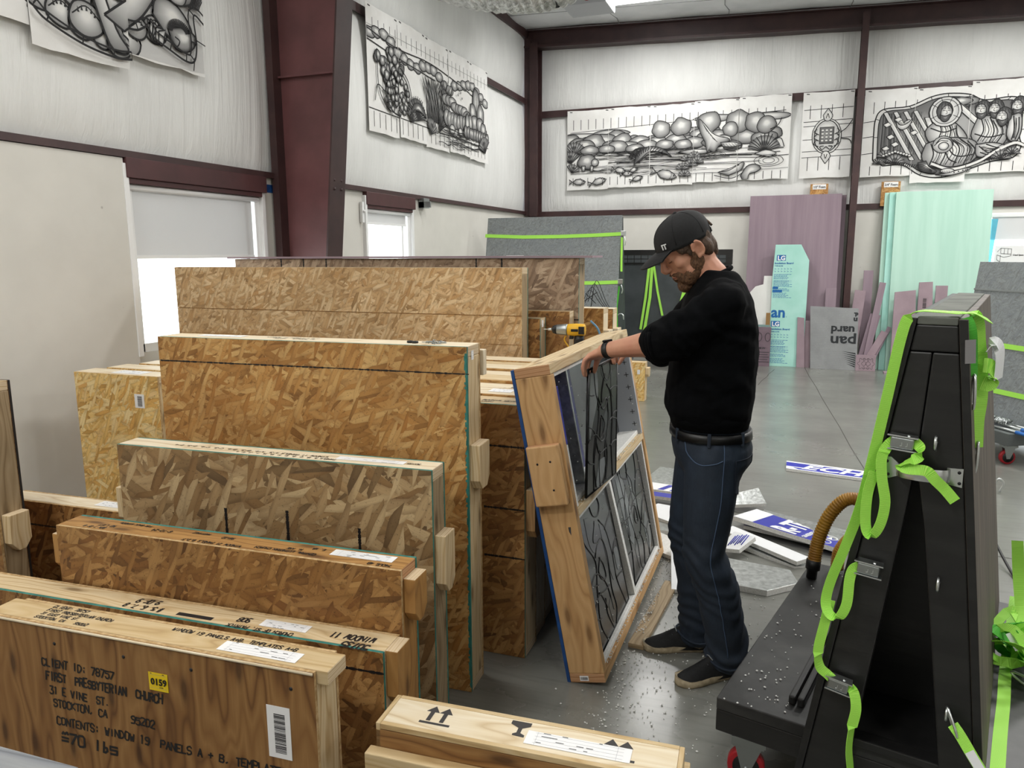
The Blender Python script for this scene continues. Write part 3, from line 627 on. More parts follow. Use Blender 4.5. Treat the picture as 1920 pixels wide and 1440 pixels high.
def arrowmark(nm,x,s=1):
    b=MB(); z=.4671; y0=.038
    def q(p): b.add([(x+a*s,y0+c*s,z) for a,c in p],[tuple(range(len(p)))])
    q([(-.035,-.006),(.045,-.006),(.045,.002),(-.035,.002)])
    for d in (-.015,.02): q([(d-.006,.006),(d+.005,.006),(d+.005,.042),(d-.006,.042)]); q([(d-.018,.042),(d+.017,.042),(d,.066)])
    obj(nm,b,mat('stencil_ink_%d'%int(x*-100),hx('3c3a3a'),.7),t)
arrowmark('stencil_arrows',-.60); arrowmark('stencil_arrows',-.15)
b=MB(); b.add([(-.40+a,.05+c,.4671) for a,c in ((0,0),(.03,-.002),(.03,.006),(.018,.012),(.018,.03),(.036,.042),(.036,.056),(-.014,.056),(-.014,.042),(.008,.03),(.008,.012),(0,.006))],[tuple(range(12))]); obj('stencil_glass',b,mat('stencil_ink',hx('3c3a3a'),.7),t)
label(t,(-.365,.028,.467),XD,YD,.25,.05,lines=4,seed=12)
# weathered bench top at the bottom left corner
t=thing('work_table','weathered grey table top at the bottom left corner of the view','table',(-1.02,.74,0),math.radians(2))
b=MB(); b.box((-.9,-.5,.765),(0,.03,.80),0); obj('table_top',b,pine_mat('grey_weathered',hx('9a9c9d'),hx('82858a'),hx('5d6064'),False,30),t,.006)
for x in (-.86,-.08):
    for y in (-.45,-.06): b=MB(); b.box((x,y,0),(x+.05,y+.05,.7645),2); obj('leg',b,M['pine_grey'],t,.003)
# small far crates
for i,(x,y,H,L,nm) in enumerate(((-1.2,5.0,1.235,.8,'pine and chipboard crate beyond the drill, nearer of the two there'),(-1.27,5.6,1.19,.8,'chipboard crate with a teal edge beyond the drill, farther of the two there'))):
    crate(nm,x,y,L,.15,H,.3,'osb','pine_pale',edge_f='teal' if i else 'osb_edge',rblock=(H-.25,H-.15))
t=crate('small amber crate with a side block standing on the floor behind the leaning crate',-1.47,8.1,.5,.13,.43,0,'osb_yellow','pine',rblock=(.27,.37),pan=.012)
label(t,(-.085,-.0006,.30),XD,ZD,.03,.05,'small_sticker',lines=4)
# ------------------------------------------------------------------ leaded glass, leaning crate
def glass_mat(name,a,b,rough=.12):
    m=noisy(name,a,b,7,rough,5,0,.6,'Object',lo=.42,hi=.6); t=NT(m); c=t.coord('Object',(1,1,.5)); t.bump(t.noise(c,30,3),.08,.004); return m
M['glass_dark']=glass_mat('smoke_glass',hx('17191a'),hx('2c2e30'),.22); M['glass_mid']=glass_mat('grey_glass',hx('2f3234'),hx('474b4d'),.25); M['glass_lite']=glass_mat('pale_glass',hx('7d8284'),hx('5c6163'),.3)
M['lead']=noisy('lead_came',hx('1b1b1c'),hx('2c2c2d'),30,.35,3,.7)
def curve2(pts,n=7): return [(p.x,p.y) for p in smooth_path([(a,b,0) for a,b in pts],n)]
def leaded(root, o, xd, yd, w, h, lines, panes, slant=0, bars=()):
    """leaded light in the plane o,xd,yd; lines and panes in 0..1 units"""
    o=Vector(o); xd=Vector(xd).normalized(); yd=Vector(yd).normalized(); nn=xd.cross(yd)
    P=lambda p,z=0: o+xd*(p[0]*w+slant*p[1]*h)+yd*p[1]*h+nn*z
    b=MB(); vs=[P(p,z) for z in (-.003,.003) for p in ((0,0),(1,0),(1,1),(0,1))]; b.add(vs,[(0,3,2,1),(4,5,6,7),(0,1,5,4),(1,2,6,5),(2,3,7,6),(3,0,4,7)]); obj('glass_sheet',b,M['glass_dark'],root)
    for k,(pts,mn) in enumerate(panes):
        b=MB(); q=curve2(pts+[pts[0]],5)[:-1]; n=len(q); c=(sum(p[0] for p in q)/n,sum(p[1] for p in q)/n)
        b.add([P(p,.0032) for p in q]+[P(p,.0042) for p in q]+[P(c,.0042)],[(i,(i+1)%n,n+(i+1)%n,n+i) for i in range(n)]+[(n+i,n+(i+1)%n,2*n) for i in range(n)])
        obj('glass_piece',b,M[mn],root)
    b=MB()
    for pts in lines:
        q=curve2(pts,6); q=[(min(max(x,0),1),min(max(y,0),1)) for x,y in q]; b.tube([P(p,.0025) for p in q],.0038,6)
    obj('lead_line',b,M['lead'],root)
    b=MB()
    for a,c in (((0,0),(1,0)),((1,0),(1,1)),((1,1),(0,1)),((0,1),(0,0))): b.tube([P(a),P(c)],.0058,6)
    obj('lead_border',b,M['lead'],root)
FIG=[[(.15,1),(.2,.8),(.35,.62),(.3,.4),(.2,.2),(.25,0)],[(.35,.62),(.45,.7),(.6,.66),(.66,.5),(.6,.3),(.62,.1),(.55,0)],[(.45,1),(.5,.88),(.62,.84),(.72,.9),(.7,1)],[(.5,.88),(.42,.76),(.45,.7)],[(.62,.84),(.74,.72),(.8,.5),(.78,.25),(.9,0)],[(0,.55),(.15,.5),(.3,.4)],[(0,.3),(.1,.26),(.2,.2)],[(.3,.4),(.42,.3),(.6,.3)],[(.42,.3),(.4,.15),(.45,0)],[(.8,.5),(.9,.55),(1,.52)],[(.78,.25),(.9,.3),(1,.28)],[(.74,.72),(.88,.78),(1,.76)],[(.2,.8),(.1,.78),(0,.8)],[(.45,.58),(.52,.5),(.5,.4),(.42,.42),(.4,.52),(.45,.58)]]
def warp(ls,seed,fx=False):
    r=random.Random(seed); return [[((1-x if fx else x)+r.uniform(-.03,.03)*(0<x<1),y+r.uniform(-.03,.03)*(0<y<1)) for x,y in l] for l in ls]
LT=math.radians(10.8)
lc=thing('window_crate','open fir crate leaning left with leaded glass packed in white foam inside','crate',(-.71,2.53,0),rot=(0,-LT,0))
LL,LH,LTK=1.335,1.21,.137
b=MB(); b.box((-.013,0,0),(-.0005,LL,LH-.004),1); obj('back_panel',b,M['blue_tape'],lc,.001)
b=MB(); b.box((0,0,LH-.038),(LTK,LL,LH),1,0,ax={1:1}); obj('top_board',b,[M['pine'],M['fir_end']],lc,.003)
b=MB(); b.box((0,0,0),(LTK,LL,.036),1,0,ax={1:1}); obj('bottom_board',b,[M['fir'],M['fir_end']],lc,.003)
for y in (0,LL-.038): b=MB(); b.box((0,y,.0365),(LTK,y+.038,LH-.0385),2); obj('side_board',b,M['fir'],lc,.003)
b=MB(); b.box((.004,-.038,.70),(.128,-.0003,.925),2,0,ax={2:1}); obj('carry_block',b,[M['fir'],M['fir_end']],lc,.006)
for x,z in ((.04,.86),(.09,.865),(.085,.76)): b=MB(); b.cyl((x,-.0392,z),(x,-.036,z),.004,8); obj('screw_head',b,M['ink'],lc)
b=MB(); b.box((.02,.0385,.632),(LTK,LL-.0385,.664),1); obj('middle_rail',b,M['pine'],lc,.003)
# foam lining
b=MB()
for lo,hi in (((.006,.0385,.0365),(LTK-.01,.056,.63)),((.006,LL-.056,.0365),(LTK-.01,LL-.0385,.63)),((.006,.057,.0365),(LTK-.012,LL-.057,.056)),((.006,.057,.612),(LTK-.012,LL-.057,.631))): b=MB(); b.box(lo,hi,1); obj('foam_lining',b,M['eps'],lc,.004)
b=MB(); b.box((.01,.0385,.665),(LTK-.004,.066,.90),2); obj('foam_lining',b,M['eps'],lc,.002)
b=MB(); b.box((.01,.0385,.902),(LTK-.004,.068,1.12),2); obj('foam_lining',b,M['rblue'],lc,.002)
b=MB(); b.box((.0,LL-.053,.665),(LTK,LL-.0385,1.1715),2); o=obj('foam_lining',b,mat('pale_grey_foam',hx('c3c8d0'),.6),lc,.002)
b=MB()
for k in range(7):
    z=.72+.065*k
    b.box((.095,LL-.0535,z-.0015),(.119,LL-.0531,z+.0015),0); b.box((.1055,LL-.0535,z-.012),(.1085,LL-.0531,z+.012),0)
obj('cross_mark',b,M['ink'],lc)
b=MB(); b.box((.0,.069,.665),(LTK-.02,LL-.054,.685),1); obj('foam_lining',b,M['eps'],lc,.003)
b=MB(); b.box((.0,.069,1.155),(LTK-.01,LL-.054,1.1712),1); obj('foam_lining',b,M['eps'],lc,.003)
b=MB(); b.box((.0,.069,.686),(.02,.60,1.154),1); obj('inner_backing',b,M['navy'],lc)
b=MB(); b.box((.0,.601,.686),(.02,LL-.055,1.154),1); obj('inner_backing',b,M['glass_mid'],lc)
b=MB(); b.box((.021,.30,.686),(.10,.315,1.15),2); obj('foam_divider',b,M['foil'],lc,.002)
b=MB(); vs=[(x,y,z) for x in (.03,.124) for y,z in ((.66,.057),(.69,.057),(.585,.611),(.555,.611))]; b.add(vs,[(0,3,2,1),(4,5,6,7),(0,1,5,4),(1,2,6,5),(2,3,7,6),(3,0,4,7)]); obj('foam_divider',b,M['eps'],lc)
b=MB(); b.box((.002,.057,.057),(.02,LL-.057,.611),1); obj('inner_backing',b,M['glass_mid'],lc)
label(lc,(.04,-.0006,.008),XD,ZD,.034,.02,'small_sticker',bars=True)
def inmat(v): return lc.matrix_basis@Vector(v)
def leadthing(lab,o,xd,yd,w,h,seed,fx,panes,slant=0,extra=()):
    t=thing('leaded_panel',lab,'glass panel',(0,0,0),group=None)
    leaded(t,o,xd,yd,w,h,warp(FIG,seed,fx)+list(extra),panes,slant); return t
rotd=lc.matrix_basis.to_3x3() if False else Matrix.Rotation(-LT,3,'Y')
ins=Matrix.Translation(lc.location)@rotd.to_4x4()
leadthing('leaded glass panel with a bowed figure in the lower left of the leaning crate',ins@V(.105,.062,.062),rotd@V(0,1,0),rotd@V(0,0,1),.545,.545,3,False,[([(.3,.95),(.45,.9),(.5,.75),(.4,.65),(.3,.75)],'glass_mid'),([(.62,.8),(.75,.7),(.8,.4),(.7,.3),(.64,.5)],'glass_mid'),([(.05,.9),(.2,.85),(.15,.65),(.06,.6)],'glass_mid'),([(.85,.5),(.95,.48),(.95,.35),(.86,.32)],'glass_lite'),([(.45,.2),(.55,.22),(.55,.06),(.48,.05)],'glass_mid')],-.11,[[(.05,.45),(.3,.52),(.5,.36),(.55,.12)],[(.1,.3),(.3,.36),(.42,.2)]])
leadthing('leaded glass panel of tall grey folds in the lower right of the leaning crate',ins@V(.105,.70,.062),rotd@V(0,1,0),rotd@V(0,0,1),.56,.545,5,True,[([(.1,.95),(.3,.92),(.4,.5),(.3,.3),(.15,.5)],'glass_lite'),([(.5,.9),(.6,.9),(.66,.6),(.55,.55)],'glass_mid'),([(.75,.3),(.9,.4),(.95,.15),(.8,.05)],'glass_lite'),([(.3,.25),(.5,.3),(.55,.08),(.35,.05)],'glass_mid')],-.08,[[(0,.6),(.3,.55),(.6,.62),(1,.58)],[(.2,1),(.25,.7),(.22,.4)]])
# the panel the man is lifting
pTL=V(-.735,2.79,1.155); pBL=V(-.695,2.665,.69); pTR=V(-.672,3.09,1.175); pBR=V(-.655,2.985,.70)
xd=(pBR-pBL).normalized(); up=(pTL-pBL+pTR-pBR)*.5; sl=up.dot(xd)/ (up-xd*up.dot(xd)).length; yd=(up-xd*up.dot(xd)).normalized()
lp=leadthing('dark leaded glass panel held by its top edge in front of the leaning crate',pBL,xd,yd,(pBR-pBL).length,(up-xd*up.dot(xd)).length,11,False,[([(.04,.97),(.25,.96),(.3,.75),(.15,.55),(.05,.45)],'glass_lite'),([(.4,.98),(.7,.98),(.62,.84),(.45,.9)],'glass_mid'),([(.5,.55),(.62,.6),(.7,.45),(.62,.34),(.52,.4)],'glass_mid'),([(.38,.22),(.6,.2),(.5,.04),(.3,.03)],'glass_lite'),([(.75,.9),(.95,.9),(.95,.7),(.8,.7)],'glass_mid')],sl,[[(.0,.42),(.25,.45),(.5,.36),(.75,.5),(1,.47)],[(.3,.75),(.5,.62),(.7,.7)],[(.25,.45),(.2,.25),(.3,.02)],[(.62,.02),(.66,.2),(.6,.36)]])
# plank on the floor
b=MB(); b.box((0,0,0),(.065,.66,.02),1); o=obj('floor_plank',b,M['pine_grey'],bevel=.002,loc=(-.56,2.86,.0005)); o.rotation_euler=(0,0,math.radians(-4)); tag(o,'short pine plank dusted with foam beads on the floor beside the leaning crate','plank')
# foam beads
b=MB(); rr=random.Random(3)
OCT=[(1,0,0),(-1,0,0),(0,1,0),(0,-1,0),(0,0,1),(0,0,-1)]; OF=[(0,2,4),(2,1,4),(1,3,4),(3,0,4),(2,0,5),(1,2,5),(3,1,5),(0,3,5)]
def bead(p,r):
    a=rr.uniform(0,6); c,s=math.cos(a),math.sin(a); k=rr.uniform(.7,1.5)
    b.add([(p[0]+(x*c-y*s)*r*k,p[1]+(x*s+y*c)*r,p[2]+z*r) for x,y,z in OCT],OF)
for k in range(900):
    y=rr.uniform(2.25,4.0); x=-.56+rr.gauss(.02,.06)+max(0,rr.gauss(0,.22)) if rr.random()<.75 else rr.uniform(-.75,.0)
    r=rr.choice((.002,.0025,.003,.004)); 
    if x<-.585+.0 and 2.5<y<3.87: x=-.57+abs(rr.gauss(0,.05))
    if -.57<x<-.48 and 2.84<y<3.54: continue
    bead((x,y,r*.9),r)
for k in range(140): r=rr.choice((.002,.003,.004)); bead((-.535+rr.uniform(-.022,.022)+.04*0,rr.uniform(2.95,3.45),.0205+r*.8),r)
o=obj('foam_bead',b,M['eps']); o['kind']='stuff'; tag(o,'white foam beads scattered over the floor around the leaning crate','foam beads')
b=MB()
for k in range(420):
    y=rr.uniform(.06,LL-.06); q=rr.random(); r=rr.choice((.0018,.0025,.0035))
    z,x=((.037+r,rr.uniform(.126,LTK)) if q<.5 else ((.665+r,rr.uniform(.12,LTK)) if q<.75 else (rr.uniform(.06,1.15),.116+r)))
    bead(ins@V(x,y,z),r)
o=obj('foam_bead',b,M['eps']); o['kind']='stuff'; tag(o,'white foam beads clinging to the rails and glass of the leaning crate','foam beads')
# impact driver on the low row
t=thing('impact_driver','yellow and black cordless impact driver standing on the rear crates of the low row','drill',(-1.075,3.86,1.037),math.radians(6))
M['dw']=mat('tool_yellow',hx('e8b21c'),.45)
b=MB(); b.box((-.055,-.035,0),(.055,.035,.052),0); obj('battery',b,M['black_rub'],t,.008)
b=MB(); b.loft([[(.005+a*.024+z*.12,c*.019,z) for a,c in ((-1,-.6),(-.4,-1),(.5,-1),(1,-.5),(1,.5),(.5,1),(-.4,1),(-1,.6))] for z in (.05,.08,.11,.135)]); obj('grip',b,M['black_rub'],t)
b=MB(); b.tube([(-.045,0,.165),(-.04,0,.165),(.0,0,.165),(.045,0,.165),(.052,0,.165)],[.026,.031,.034,.033,.026],14); obj('motor_housing',b,M['dw'],t)
b=MB(); b.tube([(-.105,0,.165),(-.10,0,.165),(-.05,0,.165),(-.044,0,.165)],[.02,.026,.031,.031],14); obj('gear_case',b,M['zinc'],t)
b=MB(); b.tube([(-.125,0,.165),(-.122,0,.165),(-.103,0,.165)],[.016,.02,.026],12); obj('nose_ring',b,M['black_rub'],t)
b=MB(); b.tube([(-.175,0,.165),(-.168,0,.165),(-.15,0,.165),(-.149,0,.165),(-.122,0,.165)],[.0015,.003,.003,.007,.007],8); obj('bit_holder',b,M['chrome'],t)
b=MB(); b.box((.02,-.0345,.145),(.05,.0345,.185),0); b.box((-.02,-.036,.158),(.018,-.033,.172),0); obj('vent_cover',b,M['black_rub'],t,.003)
b=MB(); b.prism([(-.035,.115),(-.012,.115),(-.01,.14),(-.03,.14)],1,-.009,.009); obj('trigger',b,M['black_rub'],t,.003)
b=MB(); b.tube(smooth_path([(-.05,0,.135),(-.06,0,.11),(-.035,0,.07),(-.03,0,.05)],5),.004,6); obj('trigger_guard',b,M['dw'],t)
# paper tag of blue tape beside the driver
b=MB(); b.tube(smooth_path([(-1.0,3.88,1.25),(-.96,3.88,1.21),(-.94,3.88,1.15)],5),.006,6); o=obj('blue_hose',b,mat('slate_blue_rubber',hx('5e89a6'),.5)); tag(o,'short blue tube curving down behind the yellow impact driver','tube')
# ------------------------------------------------------------------ black A-frame cart
ca=math.atan2(-.235,.972)
fc=thing('frame_cart','black painted A-frame cart with dark plywood side and grey worn top, on casters','cart',(-.152,2.17,0),ca)
CM=Matrix.Translation(V(-.152,2.17,0))@Matrix.Rotation(ca,4,'Z')
ul=lambda z:.437-.150*(1.45-z)
ur=lambda z:.559+.113*(1.45-z)
b=MB(); b.box((0,0,.237),(.985,1.22,.275),1); obj('deck',b,M['black_deck'],fc,.004)
for y in (.0,1.18): b=MB(); b.box((.0,y+.002,.165),(.985,y+.04,.2365),0); obj('deck_beam',b,M['black_ply'],fc,.004)
for x in (.0,.945): b=MB(); b.box((x+.001,.0405,.165),(x+.04,1.1795,.2365),1); obj('deck_beam',b,M['black_ply'],fc,.004)
def plate(nm,pts,y0,y1,m,bev=.004): 
    b=MB(); b.prism(pts,1,y0,y1); return obj(nm,b,m,fc,bev)
plate('front_leg',[(ul(.17)+.02,.17),(.372,.17),(.462,.93),(.478,1.09),(.492,1.365),(ul(1.365)+.02,1.365)],-.04,-.001,M['black_ply'])
plate('front_leg',[(.607,.17),(ur(.17)-.02,.17),(ur(1.365)-.02,1.365),(.494,1.365),(.48,1.09),(.509,.93)],-.04,-.001,M['black_ply'])
plate('top_block',[(ul(1.367)+.02,1.367),(ur(1.367)-.02,1.367),(ur(1.43)-.02,1.43),(ul(1.43)+.02,1.43)],-.04,-.001,M['black_ply'])
plate('cross_board',[(.37,.276),(.61,.276),(.605,.30),(.375,.30)],-.02,.03,M['black_ply'])
plate('inner_panel',[(ul(.28)+.022,.276),(ur(.28)-.022,.276),(ur(1.42)-.022,1.42),(ul(1.42)+.022,1.42)],.30,.318,M['black_ply'],0)
plate('inner_panel',[(ul(.28)+.022,.276),(ur(.28)-.022,.276),(ur(1.42)-.022,1.42),(ul(1.42)+.022,1.42)],1.2,1.218,M['black_ply'],0)
plate('side_panel',[(ul(.17),.165),(ul(.17)+.019,.165),(ul(1.446)+.019,1.446),(ul(1.446),1.446)],-.045,1.235,M['black_ply'],.002)
b=MB(); b.prism([(ur(.17)-.019,.165),(ur(.17),.165),(ur(1.446),1.446),(ur(1.446)-.019,1.446)],1,-.045,1.235,0,1); obj('side_panel',b,[M['dark_ply'],M['black_ply']],fc,.002)
plate('top_board',[(ul(1.43)+.021,1.4305),(ur(1.43)-.021,1.4305),(ur(1.43)-.021,1.449),(ul(1.43)+.021,1.449)],-.042,1.235,M['felt'],.003)
for x0,z0 in ((.19,.2755),(.215,.2755)):
    b=MB(); b.box((x0,.08,z0),(x0+.02,1.18,z0+.03),1); obj('stop_rail',b,M['black_rub'],fc,.006)
b=MB(); b.prism([(.408,1.098),(.408,1.05),(.422,1.045),(.446,1.056),(.446,1.082),(.424,1.1)],1,-.0445,-.0405); b.prism([(.546,1.09),(.58,1.092),(.58,1.046),(.546,1.05)],1,-.0445,-.0405)
b.sheet(lambda u,v:(.438+.116*u,-.044-.028*math.sin(PI*u)**.4-.004*math.sin(PI*v),1.055+.032*v),14,6); obj('pull_handle',b,M['chrome'],fc)
for x,z in ((.416,1.088),(.42,1.055),(.572,1.082),(.574,1.056)): b=MB(); b.cyl((x,-.046,z),(x,-.044,z),.004,8); obj('handle_screw',b,M['black_rub'],fc)
for x,z in ((.518,1.15),(.551,.80),(.596,.47)):
    b=MB(); b.tube([(x,-.042-.012+.012*math.cos(a)-.006,z+.016*math.sin(a)) for a in [PI*2*k/16 for k in range(17)]],.0036,6); b.cyl((x,-.05,z),(x,-.03,z),.004,6); obj('eye_bolt',b,M['chrome'],fc)
def buckle(nm,x,z,tilt):
    b=MB(); b.M=Matrix.Translation(V(x,-.068,z))@Matrix.Rotation(tilt,4,'Y')
    b.box((-.026,-.012,-.017),(.026,.012,.012),0); obj(nm,b,M['zinc'],fc,.004)
    b=MB(); b.M=Matrix.Translation(V(x,-.068,z))@Matrix.Rotation(tilt,4,'Y')
    b.prism([(-.034,-.014),(.034,-.014),(.03,.016),(-.028,.016)],2,.0125,.016); b.prism([(-.03,-.014),(.034,-.014),(.03,.014),(-.03,.014)],2,-.021,-.0175); b.cyl((.012,0,-.021),(.012,0,.018),.004,8)
    for q in (-.004,.008): b.tube([(q+.004,-.0125,.0),(q+.004,-.0125,-.008),(q,-.0125,-.009)],.001,4)
    obj('cam_buckle' if nm=='buckle_body' else nm,b,M['chrome'],fc,.001)
for x,z,tl in ((.449,1.147,.06),(.397,.81,.07),(.347,.472,.12)): buckle('buckle_body',x,z,tl)
def caster(t,x,y,rz=0,r=.055):
    c=thing if False else None
    Mx=Matrix.Translation(V(x,y,0))@Matrix.Rotation(rz,4,'Z')
    b=MB(); b.M=Mx; b.tube([(0,-.016,r),(0,-.014,r),(0,.014,r),(0,.016,r)],[r-.006,r,r,r-.006],24); w=obj('caster_wheel',b,M['red_rubber'],t)
    b=MB(); b.M=Mx; b.cyl((0,-.0185,r),(0,.0185,r),r*.72,20); obj('wheel_hub',b,M['black_rub'],w)
    b=MB(); b.M=Mx
    for s in (-1,1): b.prism([(-.012,r-.012),(.012,r-.012),(.045,2*r+.02),(-.035,2*r+.02)],1,s*.022-.0015,s*.022+.0015)
    b.box((-.04,-.035,2*r+.02),(.05,.035,2*r+.028),0); b.cyl((0,-.028,r),(0,.028,r),.006,8); b.box((-.045,-.04,2*r+.028),(.055,.04,.1648 if t is fc else 2*r+.04),0); obj('caster_fork',b,M['zinc'],t,.001)
for x,y,a in ((.085,.05,.25),(.90,.05,-.2),(.085,1.16,.4),(.90,1.16,.1)): caster(fc,x,y,a)
b=MB(); b.M=CM
for k in range(90):
    r=rr.choice((.002,.003,.0035)); bead((rr.uniform(.02,.2),min(1.15,abs(rr.gauss(.15,.45))),.2755+r*.9),r)
o=obj('foam_bead',b,M['eps']); o['kind']='stuff'; tag(o,'white foam beads on the left deck of the black A-frame cart','foam beads')
# straps
def strap(lab,segs,mats=None,parts=()):
    t=thing('ratchet_strap',lab,'strap',(-.152,2.17,0),ca,'lime webbing straps')
    for k,(pts,wv,w) in enumerate(segs):
        b=MB(); b.ribbon(smooth_path(pts,6),wv,w); obj('webbing',b,M[(mats or ['strap'])[min(k,len(mats or [1])-1)]],t)
    return t
def carab(t,p,d,s=1):
    """carabiner hanging from p in direction d"""
    p=Vector(p); d=Vector(d).normalized(); w=d.cross(V(1,.25,0)).normalized(); b=MB()
    q=[p+d*(.03*s-.034*s*math.cos(a))+w*(.011*s*math.sin(a)*(1.0-.3*math.cos(a))) for a in [2*PI*k/20 for k in range(21)]]
    b.tube(q,.0032*s,6); return obj('carabiner',b,M['chrome'],t)
WX2=V(1,.1,.0)
s1=strap('lime strap draped over the cart top and down its left edge to the middle buckle',[([(.60,.02,1.44),(.57,-.01,1.458),(.544,-.02,1.4585),(.501,-.02,1.461),(.459,-.03,1.461),(.436,-.05,1.445),(.424,-.06,1.391),(.408,-.07,1.259),(.388,-.07,1.109),(.367,-.075,.968),(.341,-.075,.862),(.312,-.075,.761),(.302,-.075,.698),(.314,-.085,.669),(.338,-.09,.666),(.354,-.085,.705),(.356,-.08,.771),(.362,-.075,.800),(.375,-.07,.812)],[V(.1,1,0)]*13+[V(.15,1,.1)]*17+[V(1,.45,.2)]*79,.0255)])
s2=strap('lime strap looping from the left of the top buckle down beside the cart edge',[([(.43,-.066,1.147),(.418,-.075,1.134),(.408,-.085,1.103),(.413,-.09,1.053),(.424,-.09,.994),(.418,-.095,.938),(.401,-.1,.906),(.386,-.1,.931),(.384,-.095,1.007),(.395,-.09,1.069)],[V(.2,.3,1)]*10+[V(1,.6,0)]*45,.0255)])
s3=strap('lime strap tail running from the top buckle over the steel pull handle',[([(.474,-.068,1.150),(.490,-.08,1.137),(.487,-.09,1.118),(.464,-.085,1.103),(.450,-.08,1.09),(.467,-.09,1.086),(.506,-.09,1.087),(.526,-.085,1.067),(.547,-.075,1.045),(.570,-.07,1.018)],[V(.2,.2,1)]*16+[V(.6,.6,.6)]*12+[V(.9,.3,.9)]*28,.0255)])
s4=strap('lime strap falling from the left cart edge through the lowest buckle to the floor side',[([(.312,-.07,.70),(.304,-.075,.64),(.293,-.08,.56),(.298,-.075,.51),(.318,-.07,.49),(.333,-.068,.478)],[V(1,.4,.1)]*14+[V(.2,.3,1)]*20,.0255),([(.368,-.068,.474),(.386,-.075,.463),(.395,-.08,.42),(.388,-.08,.36),(.386,-.08,.30),(.392,-.07,.235),(.398,-.065,.15)],[V(.3,.3,1)]*6+[V(1,.2,0)]*12+[V(.5,1,0)]*30,.0255)])
s5=strap('green strap with two carabiners hanging down the dark plywood side of the cart',[([(.52,.0,1.4605),(.56,.0,1.457),(.576,.02,1.435),(.583,.04,1.385),(.592,.05,1.33),(.598,.06,1.25),(.596,.06,1.19),(.599,.06,1.125)],[V(.12,1,0)]*8+[V(.7,.6,.1)]*60,.032),([(.555,-.03,1.450),(.566,-.03,1.42),(.572,-.01,1.36),(.576,-.01,1.31)],[V(.8,.5,0)]*30,.026)],['strap','strap2'])
carab(s5,(.582,-.015,1.31),(.03,.03,-1),1.2); carab(s5,(.600,.06,1.135),(-.03,.02,-1),1.2)
b=MB(); b.ribbon(smooth_path([(.598,.03,1.365),(.612,.035,1.385),(.626,.045,1.365),(.628,.05,1.30)],5),V(.25,.8,.4),.05); obj('care_label',b,M['white_print'],s5)
b=MB(); b.ribbon(smooth_path([(.596,.02,1.335),(.612,.025,1.332),(.620,.04,1.31),(.611,.04,1.288),(.596,.04,1.29)],5),V(0,.3,1),.035); obj('webbing_loop',b,M['strap'],s5)
b=MB(); b.ribbon([(.568,-.045,1.40),(.572,-.045,1.345)],V(.8,.5,0),.024); obj('care_label',b,mat('grey_fabric_label',hx('8d8b8c'),.7),s5)
s6=strap('lime strap with a white label clipped to the lowest eye bolt of the cart',[([(.612,-.075,.455),(.63,-.08,.435),(.655,-.085,.40)],V(.8,.5,.5),.026),([(.655,-.085,.40),(.69,-.09,.35),(.74,-.1,.27),(.80,-.11,.17)],V(.8,.5,.5),.026)])
carab(s6,(.598,-.062,.485),(.35,-.25,-.8),1.05)
b=MB(); b.ribbon([(.652,-.089,.405),(.69,-.094,.352),(.735,-.103,.28)],V(.8,.5,.5),.022); obj('care_label',b,M['white_print'],s6)
s7=strap('lime strap lying on the right deck of the cart below the knotted bundle',[([(.735,.98,.40),(.728,.80,.31),(.722,.62,.279),(.722,.45,.2785),(.718,.25,.2785),(.716,.05,.279),(.715,-.02,.27),(.716,-.03,.17)],V(1,0,.05),.034)])
t=strap('tangled bundle of green straps with steel hooks on the right deck of the cart',[([(.74+.07*math.cos(k*1.9)+.05*math.sin(k*.7),.66+.09*math.sin(k*1.3)+.03*math.cos(k*3.1),.36+.075*math.sin(k*2.3+.5)) for k in range(17)],[V(math.sin(k*.25),math.cos(k*.31),.6*math.sin(k*.17)+.2) for k in range(120)],.03),([(.72+.06*math.cos(k*2.2+1),.70+.08*math.sin(k*1.7),.36+.07*math.cos(k*1.9)) for k in range(10)],[V(math.cos(k*.3),math.sin(k*.2),.5) for k in range(90)],.03),([(.722,1.0,.60),(.735,.95,.5),(.75,.86,.42),(.76,.75,.38)],V(1,-.2,.2),.036)],['strap','strap2','strap'])
carab(t,(.74,.58,.31),(.5,-.3,-.1),1.3); b=MB(); b.ribbon([(.72,.62,.42),(.75,.60,.38)],V(.6,.4,.4),.022); obj('care_label',b,M['white_print'],t)
# vacuum hose
t=thing('vacuum_hose','ribbed orange-brown vacuum hose with a black cuff, looped on the cart deck','hose',(-.152,2.17,0),ca)
path=smooth_path([(.045,1.05,.33),(.05,1.06,.40),(.062,1.07,.47),(.09,1.08,.55),(.135,1.09,.612),(.18,1.10,.625),(.225,1.12,.60),(.235,1.16,.54),(.20,1.17,.48),(.15,1.17,.42),(.12,1.17,.36),(.115,1.17,.29)],22)
b=MB(); b.tube(path,[.026+.0022*math.sin(k*PI*.62) for k in range(len(path))],12); obj('hose_body',b,noisy('amber_hose',hx('c99632'),hx('a57428'),9,.4),t)
b=MB(); b.tube([(.041,1.045,.278),(.042,1.046,.315),(.043,1.047,.316),(.045,1.05,.355)],[.021,.022,.029,.029],14); obj('hose_cuff',b,M['black_rub'],t)
